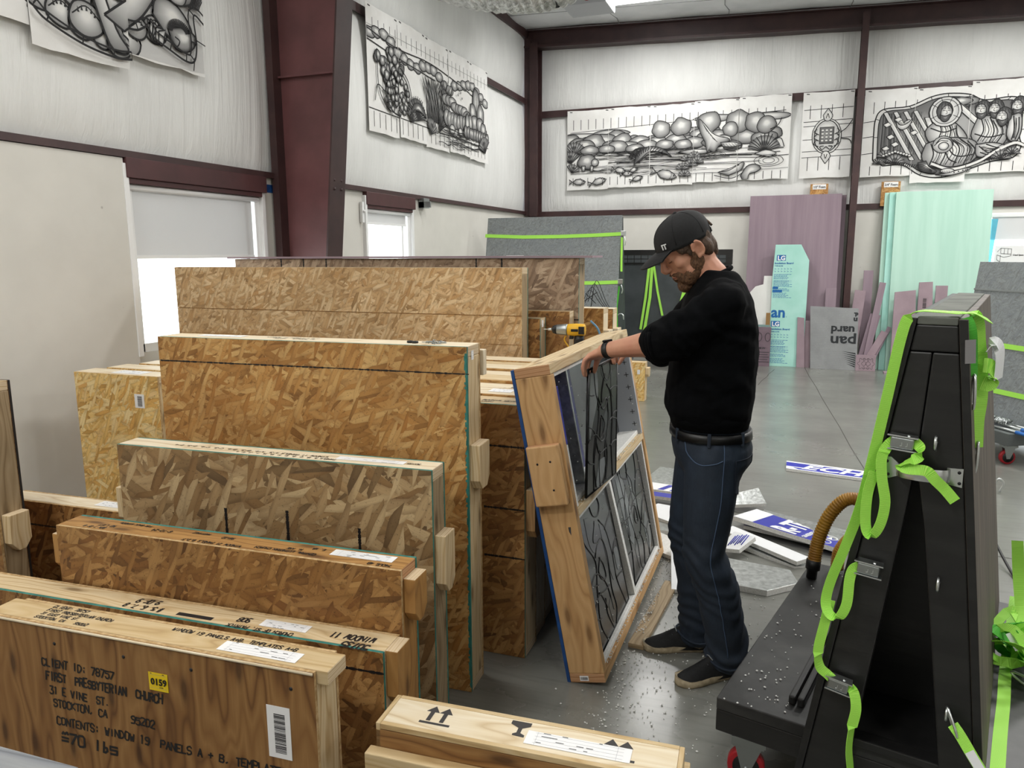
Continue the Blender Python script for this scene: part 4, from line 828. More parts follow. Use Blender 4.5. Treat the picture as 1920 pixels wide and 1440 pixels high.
# ------------------------------------------------------------------ foam boards along the back wall
def board(name,lab,x0,x1,yb,H,th,lean,m,cat='foam board',roll=0,pts=None,group=None,z=0):
    t=thing(name,lab,cat,(x0,yb,z),rot=(-math.radians(lean),math.radians(roll),0),group=group)
    b=MB()
    if pts: b.prism(pts,1,0,th)
    else: b.box((0,0,0),(x1-x0,th,H),2)
    obj('board',b,m,t,.002); return t
BG='insulation boards leaning on the back wall'
board('foam_board','tall mauve foam board leaning on the back wall left of the steel post',-.66,.56,11.45,2.42,.05,5.5,M['mauve'],group=BG)
board('foam_board','narrow strip of a second mauve foam board showing right of the tall mauve one',  .30,.62,11.585,2.4,.04,4.0,M['mauve'],roll=0,group=BG)
board('foam_board','tall mint green foam board, frontmost of the stack by the window',1.23,2.37,11.38,2.42,.05,6.1,M['mint'],group=BG)
board('foam_board','second mint green foam board of the stack, its edge showing at the left',1.155,2.30,11.4355,2.42,.05,6.1,M['mint2'],group=BG)
board('foam_board','rear mint green foam board of the stack, its edge farthest left',1.10,2.25,11.491,2.42,.05,6.1,M['mint'],group=BG)
t=board('printed_foam_board','mint foam board with blue print and clipped top corner in front of the mauve board',-.285,.18,11.33,1.72,.025,4.5,M['mint2'],pts=[(0,0),(.46,0),(.465,1.5),(.35,1.72),(.01,1.72),(-.01,1.3)])
def prt(txt,s,x,z,m=M['lgblue'],w=None,bold=.002): return type_text('print',txt,s,(x,-.0006,z),XD,ZD,m,t,bold,width=w)
for zo in (0,.93):
    b=MB(); b.box((.035 if zo else .005,-.0012,.565+zo),(.155 if zo else .125,-.0002,.645+zo),0); obj('print_block',b,M['lgblue'],t)
    type_text('print','LG',.085,(.045 if zo else .015,-.0014,.574+zo),XD,ZD,M['white_print'],t,.003)
    prt('Insulation Board' if zo else 'nsulation Board',.034,.01,.52+zo,w=.25,bold=.001); prt('TYPE 25 PSI',.022,.012,.485+zo,w=.11,bold=.0005)
    b=MB()
    for r in range(2): 
        for k in range(6): b.box((.015+k*.042,-.0008,.405+zo+r*.035),(.017+k*.042,-.0002,.43+zo+r*.035),0); b.box((.02+k*.042,-.0008,.412+zo+r*.035),(.034+k*.042,-.0002,.418+zo+r*.035),0)
    rr2=random.Random(4)
    for k in range(22):
        z=.37-k*.0155+zo; 
        if k in (5,12,16): continue
        x=.008
        while x<rr2.uniform(.17,.25): w=rr2.uniform(.01,.035); b.box((x,-.0008,z),(x+w,-.0002,z+.006),0); x+=w+.006
    b.box((.015,-.0008,.265+zo),(.25,-.0002,.2675+zo),0); b.box((.015,-.0008,.285+zo),(.25,-.0002,.2875+zo),0)
    obj('print_lines',b,M['lgblue'],t)
prt('an',.21,.0,.70,w=.185,bold=.006); prt('R',.02,.2,.70,bold=0)
b=MB(); b.box((.0,-.0012,1.05),(.13,-.0002,1.085),0); obj('print_block',b,M['lgblue'],t); b=MB(); b.box((.0,-.0012,1.095),(.075,-.0002,1.13),0); obj('print_block',b,M['lgblue'],t)
# grey printed board, text upside down
t=board('printed_foam_board','grey perforated foam board with black upside-down print, leaning before the mauve pieces',.27,.87,11.25,.87,.035,5,M['greyfoam'],pts=[(.005,0),(.60,0),(.575,.85),(-.04,.87)])
for txt,s,x,z,w in (('uard',.145,.545,.60,.30),('pan',.20,.575,.46,.33),('d.',.07,.575,.79,.055),('n',.09,.57,.72,.05)):
    type_text('print',txt,s,(x,-.0006,z),XN,(0,0,-1),M['black_print'],t,.005,nrm=(0,-1,0),width=w)
b=MB()
for k in range(7): b.prism([(.40+.01*k,.26-.028*k),(.57,.24-.03*k),(.575,.22-.03*k)],1,-.0009,-.0002)
obj('print_leaf',b,M['black_print'],t)
b=MB()
for i in range(26):
    for j in range(34):
        x=.0+.018*i; z=.03+.024*j
        if (x>.25 and .25<z<.65): continue
        if R_.random()<.85: b.box((x,-.0006,z),(x+.004,-.0002,z+.006),0)
obj('perforations',b,mat('punch_dark',hx('707376'),.8),t)
# small off-cuts
MG='mauve foam off-cuts at the back wall'
cut=lambda lab,x0,x1,y,H,m='rose',roll=0,lean=5,pts=None,th=.03: board('foam_offcut',lab,x0,x1,y,H,th,lean,M[m],roll=roll,pts=pts,group=MG)
cut('broad mauve foam off-cut leaning on the mint boards, left of its two narrow neighbours',1.27,1.52,11.2,1.10,pts=[(.0,0),(.30,0),(.25,1.11),(.0,1.08)])
cut('narrow mauve foam off-cut with a block of black print leaning on the mint boards',1.56,1.72,11.25,1.22,pts=[(.0,0),(.22,0),(.16,1.22),(.0,1.21)])
label(bpy.data.objects['foam_offcut.001'],(.03,-.0006,.85),XD,ZD,.09,.17,'print_block',bars=True,seed=3).data.materials[0]=M['rose']
cut('plain mauve foam off-cut leaning on the mint boards, right of the printed one',1.76,1.90,11.25,1.17)
cut('grey-mauve upright off-cut beside the white wall, right of the steel post',.90,1.02,11.5,1.36,'mauve')
cut('short grey-mauve off-cut standing just left of the steel post',.42,.56,11.38,1.12,'mauve')
cut('pinkish off-cut leaning just right of the steel post',.70,.84,11.40,1.10,'rose',roll=5)
cut('long tilted mauve off-cut propped against the mint stack',.92,1.0,11.30,1.22,'mauve',roll=8)
cut('broad tilted grey-mauve off-cut beside the grey printed board',.84,.97,11.33,.80,'mauve',roll=12)
cut('tilted pink strip crossing in front of the other off-cuts by the grey printed board',.88,.97,11.27,.62,'rose',roll=26)
cut('thin tilted mauve strip beside the mint stack, lowest of the tilted ones',.98,1.03,11.30,.66,'mauve',roll=22)
cut('slim pink off-cut between the blue printed board and the grey printed board',.07,.2,11.30,.70,'rose',pts=[(.02,0),(.13,0),(.09,.70),(.0,.71)])
cut('second slim pink off-cut partly behind the grey printed board',.17,.27,11.33,.66,'rose')
board('foam_offcut','grey off-cut with a round line print low beside the grey printed board',.85,1.10,11.24,.22,.03,4,M['rose'],group=MG)
b=MB()
for k in range(3):
    b.tube([(.08+.05*k+.045*math.cos(a)*(1+.25*math.cos(6*a)),-.0012,.10+.07*math.sin(a)*(1+.25*math.cos(6*a))) for a in [2*PI*q/30 for q in range(31)]],.0015,4)
obj('line_print',b,M['black_print'],bpy.data.objects[bpy.data.objects[-1].name] if False else [o for o in COL.objects if o.name.startswith('foam_offcut')][-1])
b=MB(); b.box((1.19,11.05,0),(1.42,11.2,.02),0); o=obj('foam_offcut',b,M['rose'],bevel=.002); tag(o,'flat mauve off-cut lying on the floor before the mint boards','foam board',MG)
t=board('white_foam_board','white foam board with torn top behind the blue printed board',-.58,-.26,11.38,1.28,.04,4.5,M['eps'],pts=[(.03,0),(.32,0),(.32,1.28),(.17,1.28),(.165,1.16),(.06,1.13),(-.03,1.02),(.0,.70)])
t=board('cardboard_box','mauve printed cardboard low at the left of the blue printed board',-.47,-.27,11.255,.56,.05,3,noisy('mauve_card',hx('7d6a74'),hx('705f69'),6,.7),cat='box')
for x in (.045,.16): b=MB(); b.tube([(x+.035*math.cos(a),-.0012,.42+.06*math.sin(a)) for a in [2*PI*q/20 for q in range(21)]],.003,4); obj('round_print',b,M['black_print'],t)
type_text('print','USE IN',.035,(.02,-.0006,.25),XD,ZD,M['black_print'],t,.001,width=.11)
b=MB()
for k in range(5): b.box((.005,-.0008,.20-.035*k),(.19-.02*(k%2),-.0002,.207-.035*k),0)
obj('print_lines',b,M['black_print'],t)
b=MB(); b.box((-.46,11.29,.562),(-.30,11.335,.59),0); o=obj('teal_strip',b,M['grey_paint']); o.data.materials[0]=mat('teal_grey',hx('7d9a98'),.6); tag(o,'grey-teal strip resting on the mauve printed cardboard','strip')
b=MB(); b.box((-.35,11.30,.5905),(-.295,11.328,.76),2); o=obj('brown_card',b,mat('kraft',hx('9a7748'),.7)); tag(o,'small brown card piece beside the white torn foam board','card')
for k,x in enumerate((.14,1.05)):
    t=thing('foam_size_tag','chipboard tag on the wall reading %s foam, %s the steel post'%('one half inch' if k==0 else 'three quarter inch','left of' if k==0 else 'right of'),'sign',(x,WY-.09,2.28))
    b=MB(); b.box((0,0,-.05),(.235,.03,.275),0); obj('tag_board',b,M['osb'],t,.002)
    b=MB(); b.box((.03,-.003,.20),(.205,-.0005,.268),0); obj('paper_label',b,M['paper'],t)
    type_text('tag_text',('1/2" Foam' if k==0 else '3/4" Foam'),.045,(.038,-.0032,.217),XD,ZD,M['ink'],t,.001,width=.16)
# papers at the back window
def paper(lab,x0,x1,z0,z1,y,m='paper',skew=0):
    t=thing('wall_paper',lab,'paper',(0,0,0)); b=MB(); vs=[(x,yy,z) for yy in (y,y+.003) for x,z in ((x0-skew,z0),(x1,z0),(x1,z1),(x0,z1))]
    b.add(vs,[(0,1,2,3),(7,6,5,4),(0,4,5,1),(1,5,6,2),(2,6,7,3),(3,7,4,0)]); obj('sheet',b,M[m],t); return t
t=paper('white printed sheet with a small line drawing of a room taped at the back window',2.47,2.95,1.35,1.68,11.74)
b=MB()
for a,c in (((2.50,1.60),(2.54,1.65)),((2.54,1.65),(2.66,1.64)),((2.66,1.64),(2.66,1.55)),((2.66,1.55),(2.58,1.53)),((2.58,1.53),(2.50,1.56)),((2.54,1.65),(2.54,1.58)),((2.58,1.64),(2.58,1.57)),((2.62,1.64),(2.62,1.57)),((2.54,1.58),(2.66,1.57)),((2.5,1.50),(2.54,1.47)),((2.5,1.56),(2.5,1.50)),((2.54,1.56),(2.54,1.47))): b.tube([(a[0],11.738,a[1]),(c[0],11.738,c[1])],.0025,4)
obj('line_drawing',b,M['ink'],t); type_text('print','Crawl Space',.028,(2.68,11.739,1.55),XD,ZD,M['ink'],t,.001,width=.12)
t=paper('white sheet with a dark blue square print below the room drawing at the back window',2.40,2.75,1.20,1.36,11.735)
b=MB(); b.box((2.49,11.733,1.30),(2.60,11.7345,1.355),0); b.box((2.44,11.733,1.30),(2.47,11.7345,1.35),0); obj('print_block',b,M['navy'],t)
t=thing('plastic_sheet','clear cyan plastic sheet standing beside the mint boards at the window','plastic sheet',(0,0,0)); b=MB(); b.prism([(2.36,.9),(2.40,.9),(2.47,2.03),(2.38,2.03)],1,11.72,11.728); obj('sheet',b,mat('cyan_plastic',hx('7fd8ee'),.2,Transmission_Weight=.5),t)
# ------------------------------------------------------------------ grey carts in the background
def vstrap(t,pts,wv,w=.045,m='strap'): b=MB(); b.ribbon(pts,wv,w); return obj('tie_strap',b,M[m],t)
t=thing('panel_cart','grey painted chipboard panel cart with lime tie straps behind the crates','cart',(-3.85,9.1,0),rot=(0,0,0))
b=MB(); vs=[(x,y+yy,z) for yy in (0,.03) for x,y,z in ((0,0,.30),(1.80,0,.30),(1.80,.36,2.07),(0,.36,2.07))]; b.add(vs,[(0,1,2,3),(7,6,5,4),(0,4,5,1),(1,5,6,2),(2,6,7,3),(3,7,4,0)],uvs=[[(vs[i][0],vs[i][2]) for i in f] for f in [(0,1,2,3),(7,6,5,4),(0,4,5,1),(1,5,6,2),(2,6,7,3),(3,7,4,0)]]); obj('front_panel',b,M['grey_osb'],t,.003)
b=MB(); vs=[(x,y,z) for x in (1.74,1.80) for y,z in ((.035,.30),(.75,.30),(.42,2.05),(.395,2.05))]; b.add(vs,[(0,1,2,3),(7,6,5,4),(0,4,5,1),(1,5,6,2),(2,6,7,3),(3,7,4,0)]); obj('end_frame',b,M['dkgrey_paint'],t,.003)
b=MB(); b.box((-.05,-.35,.19),(1.86,1.0,.2995),0); obj('cart_deck',b,M['grey_paint'],t,.004)
for x,y in ((.1,-.25),(1.72,-.25),(.1,.9),(1.72,.9)): caster(t,x,y,.3)
for z in (1.83,1.24): 
    yy=(z-.3)/1.77*.36-.006; vstrap(t,[(-.02,yy,z+.01),(.5,yy-.002,z-.012),(1.0,yy-.002,z-.012),(1.5,yy,z),(1.80,yy-.003,z+.012)],V(0,.2,1))
    b=MB(); b.box((1.80,yy-.01,z-.01),(1.86,yy+.02,z+.05),0); b.tube(smooth_path([(1.84,yy,z-.02),(1.86,yy,z-.08),(1.85,yy,z-.13)],4),.008,5); obj('strap_hook',b,M['chrome'],t,.004)
vstrap(t,[(1.815,.30,1.80),(1.82,.27,1.55),(1.825,.26,1.38)],V(.4,1,0)); vstrap(t,[(1.815,.2,1.2),(1.80,.15,.95),(1.82,.1,.7)],V(.4,1,0),.03,'strap2')
b=MB(); b.tube(smooth_path([(1.83,.08,.85),(1.86,.06,.87),(1.90,.05,.86),(1.91,.05,.80)],4),.008,5); obj('strap_hook',b,M['chrome'],t)
b=MB()
for k in range(4): b.tube(smooth_path([(1.40+.04*k,-.03,.98+.02*k),(1.5+.03*k,-.05,1.16+.04*k),(1.62+.03*k,-.04,1.02),(1.75+.02*k,-.02,.86)],5),.004,5)
for a,c in (((1.4,1.0),(1.6,1.14)),((1.45,1.12),(1.58,1.0)),((1.55,1.16),(1.52,.95))): b.tube([(a[0],-.05,a[1]),(c[0],-.05,c[1])],.005,5)
obj('wire_rod',b,M['black_rub'],t)
t=thing('panel_cart','dark grey panel cart with a black gridded header and hanging lime straps behind the man','cart',(-2.35,10.45,0))
b=MB(); b.box((.02,.12,.335),(1.55,.16,1.45),2); obj('front_panel',b,M['dkgrey_paint'],t,.003)
b=MB(); b.box((.0,.10,1.451),(1.56,.18,1.65),0); obj('header',b,M['black_ply'],t,.004)
b=MB()
for k in range(15): b.box((.06+k*.095,.094,1.475),(.145+k*.095,.0995,1.52),0); b.box((.06+k*.095,.094,1.53),(.145+k*.095,.0995,1.575),0)
obj('header_grid',b,M['dkgrey_paint'],t)
b=MB(); b.box((-.02,-.06,.24),(1.6,.8,.334),0); obj('cart_deck',b,M['grey_paint'],t,.004)
for x,y in ((.1,.05),(.93,.0),(1.48,.05)): caster(t,x,y,.8,.07)
vstrap(t,[(.46,.09,1.45),(.42,.085,1.0),(.36,.08,.55)],V(1,0,0),.035); vstrap(t,[(.50,.09,1.45),(.48,.085,1.0),(.41,.08,.50)],V(1,0,0),.04); vstrap(t,[(.52,.085,1.45),(.58,.085,1.1),(.66,.08,.75)],V(1,0,0),.03); vstrap(t,[(1.0,.09,1.40),(.95,.085,1.1),(.88,.08,.8)],V(1,0,0),.05)
# grey cart at the right: panel standing on a wheeled deck, far end hidden behind the black cart
ga=-math.radians(60); GM=Matrix.Translation(V(1.36,7.3,0))@Matrix.Rotation(ga,4,'Z')
t=thing('panel_cart','grey chipboard panel cart on red casters at the right edge behind the black cart','cart',(1.36,7.3,0),ga)
b=MB(); vs=[(x,y+yy,z) for yy in (0,.03) for x,y,z in ((-.02,-.03,.256),(.82,-.03,.256),(.82,.12,1.52),(-.02,.12,1.52))]; F6=[(0,1,2,3),(7,6,5,4),(0,4,5,1),(1,5,6,2),(2,6,7,3),(3,7,4,0)]; b.add(vs,F6,uvs=[[(vs[i][0],vs[i][2]) for i in f] for f in F6]); obj('front_panel',b,M['grey_osb'],t,.003)
b=MB(); b.box((-.02,.086,1.285),(.82,.0905,1.30),0); obj('panel_joint',b,mat('pale_joint',hx('8f9493'),.6),t)
for z in (.86,.50): yy=(z-.265)/1.255*.15-.036; vstrap(t,[(-.03,yy,z),(.4,yy,z),(.83,yy,z)],V(0,.12,1),.04)
b=MB(); b.box((-.4,-.25,.16),(.85,.75,.2555),0); obj('cart_deck',b,M['grey_paint'],t,.004)
for x,y in ((.77,-.17),(.77,.67),(-.32,-.17)): caster(t,x,y,1.3,.055)
for k in range(5):
    z=.2565+.013+.022*(k%2); y=-.20+.026*k; t=thing('metal_bar','silver bar with blue tips in the bundle on the grey panel cart deck','bar',(1.36,7.3,0),ga,group='bars on the grey cart deck'); b=MB(); b.tube([(.42+.02*k,y,z),(1.15,y+.02,z)],.011,8); obj('rod',b,M['chrome'],t)
    for x0,x1 in ((.41,.47),(.86,1.0)): b=MB(); b.tube([(x0+.02*k,y,z),(x1+.015*k,y+.003,z)],.0135,8); obj('blue_tip',b,mat('tip_blue_%d'%k,hx('2f6fc0'),.5),t)
b=MB()
for k in range(9): b.tube([GM@p for p in smooth_path([V(.62+.012*k+.04*math.sin(k*2+q),-.16+.035*math.cos(k+q*2),.315+.022*math.sin(q*2.1+k)) for q in range(7)],4)],.006,5)
o=obj('chain_bundle',b,M['zinc']); tag(o,'bunch of dull metal chain lying on the bars of the grey cart','chain')
b=MB(); b.tube(smooth_path([(1.02,4.75,.25),(1.06,4.5,.12),(1.10,4.25,.02),(1.11,4.0,.008),(1.14,3.6,.008),(1.3,3.1,.008)],6),.007,6); o=obj('power_cord',b,M['black_rub']); tag(o,'black cord hanging to the floor behind the black A-frame cart','cord')
b=MB(); b.tube(smooth_path([(1.34,5.7,.12),(1.36,5.7,.15),(1.39,5.7,.12),(1.37,5.7,.06)],6),.008,6); o=obj('wall_hook',b,M['chrome'],loc=(0,0,-.05)); tag(o,'small steel hook on the floor right of the black A-frame cart','hook')
# ------------------------------------------------------------------ foil board scraps on the floor
def slab(name,lab,pts,th,loc,rot,m=('foil',),cat='board scrap',group='foil board scraps'):
    t=thing(name,lab,cat,loc,rot=tuple(math.radians(a) for a in rot),group=group)
    b=MB(); b.prism(pts,2,0,th); b.mi=[(0 if k<2 else 1) for k in range(len(b.f))]; obj('board',b,[M[m[0]],M['eps']],t,.001); return t
t=slab('printed_board_strip','blue strip printed ECH lying on the concrete right of the man',[(0,0),(.64,-.115),(.70,.08),(.0,.22)],.02,(.02,5.78,.001),(0,0,0),('rblue',))
b=MB(); b.add([(.0,.19,.0212),(.69,.05,.0212),(.70,.08,.0212),(0,.22,.0212)],[(0,1,2,3)]); b.add([(0,0,.0212),(.64,-.115,.0212),(.645,-.10,.0212),(0,.016,.0212)],[(0,1,2,3)]); obj('print_border',b,M['white_print'],t)
a=math.atan2(-.12,.66); type_text('print','ECH',.18,(.10,.03,.0206),(math.cos(a),math.sin(a),0),(-math.sin(a)+.35,math.cos(a),0),M['white_print'],t,.006,width=.40); type_text('print','R',.03,(.50,.02,.0206),(1,-.2,0),(.2,1,0),M['white_print'],t)
b=MB(); b.add([(.0,.0,.0214),(.1,-.018,.0214),(.04,.05,.0214),(.13,.03,.0214),(.135,.05,.0214),(.0,.075,.0214)],[(0,1,2,5),(2,3,4,5)]); obj('print_stroke',b,M['white_print'],t)
t=slab('printed_board','white and blue printed board lying tilted on the scrap heap beside the man',[(0,0),(.60,.0),(.64,.22),(.0,.34)],.025,(-.26,4.36,.07),(-8,4,-21),('rblue',))
b=MB(); b.add([(0,0,.0262),(.115,0,.0262),(.115,.32,.0262),(0,.34,.0262)],[(0,1,2,3)]); obj('print_white',b,M['white_print'],t)
type_text('print','R-TE',.19,(.35,.01,.0256),YD,XN,M['white_print'],t,.008,nrm=ZD,width=.30); type_text('print','GINEERED FO',.036,(.415,.01,.0256),YD,XN,M['white_print'],t,.001,nrm=ZD,width=.24)
for y in (.06,.17): b=MB(); b.tube([(.50+.035*math.cos(q),y+.04*math.sin(q),.0265) for q in [2*PI*k/20 for k in range(21)]],.004,4); b.prism([(.485,y-.025),(.50,y+.025),(.515,y-.025)],2,.0262,.0268); obj('round_print',b,M['white_print'],t)
slab('foil_board','six-sided foil board off-cut flat on the floor right of the man',[(0,0),(.16,-.02),(.30,.12),(.26,.27),(-.05,.32),(-.08,.1)],.03,(-.20,3.56,.001),(0,0,0))
scr=[('long white foil-edged strip under the printed board of the scrap heap',[(0,0),(.48,-.03),(.5,.06),(0,.09)],(-.30,4.20,.04),(4,2,-32),'white_print'),('foil strip with torn end below the printed board of the scrap heap',[(0,0),(.42,0),(.46,.07),(.02,.1)],(-.28,4.14,.012),(0,3,-30),'foil'),('broad foil board under the printed board of the scrap heap',[(0,0),(.5,0),(.52,.3),(0,.34)],(-.20,4.38,.02),(0,1,-18),'foil'),('small foil triangle standing up behind the printed board of the scrap heap',[(0,0),(.22,0),(.2,.2),(.04,.14)],(-.30,4.72,.022),(12,-6,10),'foil'),('crumpled white piece with blue print beside the six-sided foil board',[(0,0),(.12,-.03),(.18,.10),(.05,.18)],(-.30,3.98,.02),(10,-14,-10),'white_print'),
 ('pale foil board lying farthest back, left of the man',[(0,0),(.34,0),(.36,.45),(0,.42)],(-.92,5.05,.012),(0,0,-8),'foil'),('white board with blue stripes left of the man',[(0,0),(.42,0),(.42,.12),(0,.14)],(-.90,4.86,.03),(2,0,-6),'white_print'),('blue-edged white strip left of the man, below the striped board',[(0,0),(.4,0),(.4,.06),(0,.08)],(-.86,4.72,.03),(3,0,-4),'rblue'),('white chunk of board left of the man, above the long white strip',[(0,0),(.3,-.05),(.28,.2),(.04,.16)],(-.80,4.42,.02),(6,5,-12),'white_print'),('foil off-cut in the scraps left of the man, middle of the heap',[(0,0),(.3,0),(.25,.22),(.02,.2)],(-.78,4.14,.02),(-5,6,14),'foil'),('white foam off-cut nearest the crate in the scraps left of the man',[(0,0),(.26,-.02),(.26,.16),(0,.2)],(-.70,3.90,.015),(3,4,-20),'eps')]
for lab,pts,loc,rot,m_ in scr:
    t=slab('board_scrap',lab,pts,.022,loc,rot,(m_,))
    if 'blue stripes' in lab: b=MB(); [b.add([(x,.01,.0232),(x+.04,.01,.0232),(x+.09,.12,.0232),(x+.05,.12,.0232)],[(0,1,2,3)]) for x in (.12,.2,.28,.33)]; obj('print_stripe',b,M['rblue'],t)
    if 'blue print' in lab: b=MB(); [b.tube([(.05+.012*k,.02+.01*(k%3),.0232),(.07+.012*k,.12+.01*(k%2),.0232)],.003,4) for k in range(7)]; obj('print_scribble',b,M['rblue'],t)
t=slab('board_scrap','long white strip of board leaning from the scraps toward the man\'s left leg',[(0,0),(.05,0),(.05,.44),(0,.46)],.02,(-.47,3.43,.001),(7,0,9),('white_print',))
# ------------------------------------------------------------------ foil duct under the roof
b=MB(); P=smooth_path([(-3.25,6.6,4.6),(-3.05,6.2,4.15),(-2.75,6.03,3.86),(-2.35,6.0,3.74),(-2.0,6.0,3.70),(-1.72,6.0,3.76),(-1.35,6.0,3.95),(-.9,6.0,4.25),(-.3,6.0,4.6)],16)
b.tube(P,[.225+.008*math.sin(k*2.1)+.012*noise.noise(V(k*.7,0,0)) for k in range(len(P))],20); o=obj('foil_duct',b,noisy('crinkled_foil',hx('e6e6e2'),hx('a9a9a6'),26,.3,5,.85,bumpk=.8,dist=.03)); tag(o,'crinkled silver foil duct slung under the roof at the top of the view','duct')
b=MB(); b.ribbon([(-1.85,5.77,4.4),(-1.85,5.765,3.75),(-1.85,5.83,3.56),(-1.85,6.0,3.485),(-1.85,6.17,3.56),(-1.85,6.235,3.75),(-1.85,6.22,4.5)],V(1,0,0),.03); o=obj('duct_strap',b,M['black_rub']); tag(o,'black strap slung around the silver foil duct','strap')
t=thing('unit_heater','grey heater housing with a red emblem beside the strip lamp under the roof','heater',(-2.55,9.7,4.58)); b=MB(); b.box((-.3,-.25,0),(.25,.25,.3),0); obj('housing',b,mat('pale_grey_metal',hx('b3b6ba'),.5),t,.01); b=MB(); b.ball((.02,-.251,.08),(.06,.004,.05)); obj('emblem',b,M['red_rubber'],t)
# ------------------------------------------------------------------ window cartoons pinned to the girts: charcoal drawings on paper sheets
class Draw:
    def __init__(s,seed): s.F=[]; s.k=0; s.r=random.Random(seed)
    def face(s,pts): s.F.append((s.k,pts))
    def line(s,pts,w=.011,tone=0.0):
        s.k+=1; P=[Vector(p) for p in pts]; n=len(P); L=[]
        for i in range(n):
            t=P[min(i+1,n-1)]-P[max(i-1,0)]; t=t.normalized() if t.length>1e-9 else Vector((1,0)); q=Vector((-t.y,t.x))*w/2; L.append((P[i]+q,P[i]-q))
        for a,b in zip(L,L[1:]): s.face([(a[0].x,a[0].y,tone),(a[1].x,a[1].y,tone),(b[1].x,b[1].y,tone),(b[0].x,b[0].y,tone)])
    def curve(s,pts,w=.011,n=5,tone=0.0): s.line(curve2(pts,n),w,tone)
    def fill(s,pts,edge=.25,mid=.6,hi=.92,hl=(0,.25),out=.010):
        """shaded shape: dark rim, light centre moved towards hl"""
        s.k+=1; n=len(pts); cx=sum(p[0] for p in pts)/n; cy=sum(p[1] for p in pts)/n
        sx=max(abs(p[0]-cx) for p in pts); sy=max(abs(p[1]-cy) for p in pts); cx2=cx+hl[0]*sx; cy2=cy+hl[1]*sy
        R=[(pts,edge)]
        for f,t in ((.72,mid*.8),(.45,mid),(.2,hi)): R.append(([(cx2*(1-f)+cx*0+p[0]*f if 0 else p[0]*f+cx2*(1-f),p[1]*f+cy2*(1-f)) for p in pts],t))
        for (a,ta),(b,tb) in zip(R,R[1:]):
            for i in range(n): j=(i+1)%n; s.face([(*a[i],ta),(*a[j],ta),(*b[j],tb),(*b[i],tb)])
        s.face([(*p,hi) for p in R[-1][0]])
        if out: s.line(list(pts)+[pts[0],pts[1]],out)
    def blob(s,x,y,rx,ry,n=14,wob=.14,bumps=0,**k):
        p=[]
        for i in range(n):
            a=2*PI*i/n; q=1+wob*s.r.uniform(-1,1)+(.12*abs(math.sin(a*bumps/2)) if bumps else 0); p.append((x+rx*q*math.cos(a),y+ry*q*math.sin(a)))
        s.fill(curve2(p+[p[0]],2)[:-1] if n<=14 else p,**k)
    def dot(s,x,y,r,tone=0): 
        s.k+=1; s.face([(x+r*math.cos(PI*i/4),y+r*math.sin(PI*i/4),tone) for i in range(8)])
    def fan(s,x,y,r,a0,a1,n,w=.01,bend=.2,shade=True):
        if shade: s.fill([(x,y)]+[(x+r*.9*math.cos(a0+(a1-a0)*i/10),y+r*.9*math.sin(a0+(a1-a0)*i/10)) for i in range(11)],.3,.6,.3,(0,-.2),0)
        for i in range(n):
            a=a0+(a1-a0)*i/(n-1); b=a+bend*(i/(n-1)-.5); s.curve([(x,y),(x+r*.55*math.cos(a),y+r*.55*math.sin(a)),(x+r*math.cos(b)*s.r.uniform(.85,1.05),y+r*math.sin(b)*s.r.uniform(.85,1.05))],w,4)
    def waves(s,x0,x1,y0,y1,n,w=.008):
        for i in range(n):
            y=y0+(y1-y0)*i/max(n-1,1); x=x0+s.r.uniform(0,.3)*(x1-x0); L=s.r.uniform(.3,.8)*(x1-x0); s.curve([(x+L*q/6,y+s.r.uniform(-.02,.02)) for q in range(7)],w*s.r.uniform(.6,1.2),4)
    def ticks(s,xs,y0,y1,w=.008):
        for x in xs: s.line([(x,y0),(x,y1)],w)
def clip_poly(P,ax,lim,keep_ge):
    out=[]
    for i in range(len(P)):
        a,b=P[i],P[(i+1)%len(P)]; ia=(a[ax]>=lim)==keep_ge or a[ax]==lim; ib=(b[ax]>=lim)==keep_ge or b[ax]==lim
        if ia: out.append(a)
        if ia!=ib:
            t=(lim-a[ax])/(b[ax]-a[ax]); out.append(tuple(a[q]+(b[q]-a[q])*t for q in range(3)))
    return out
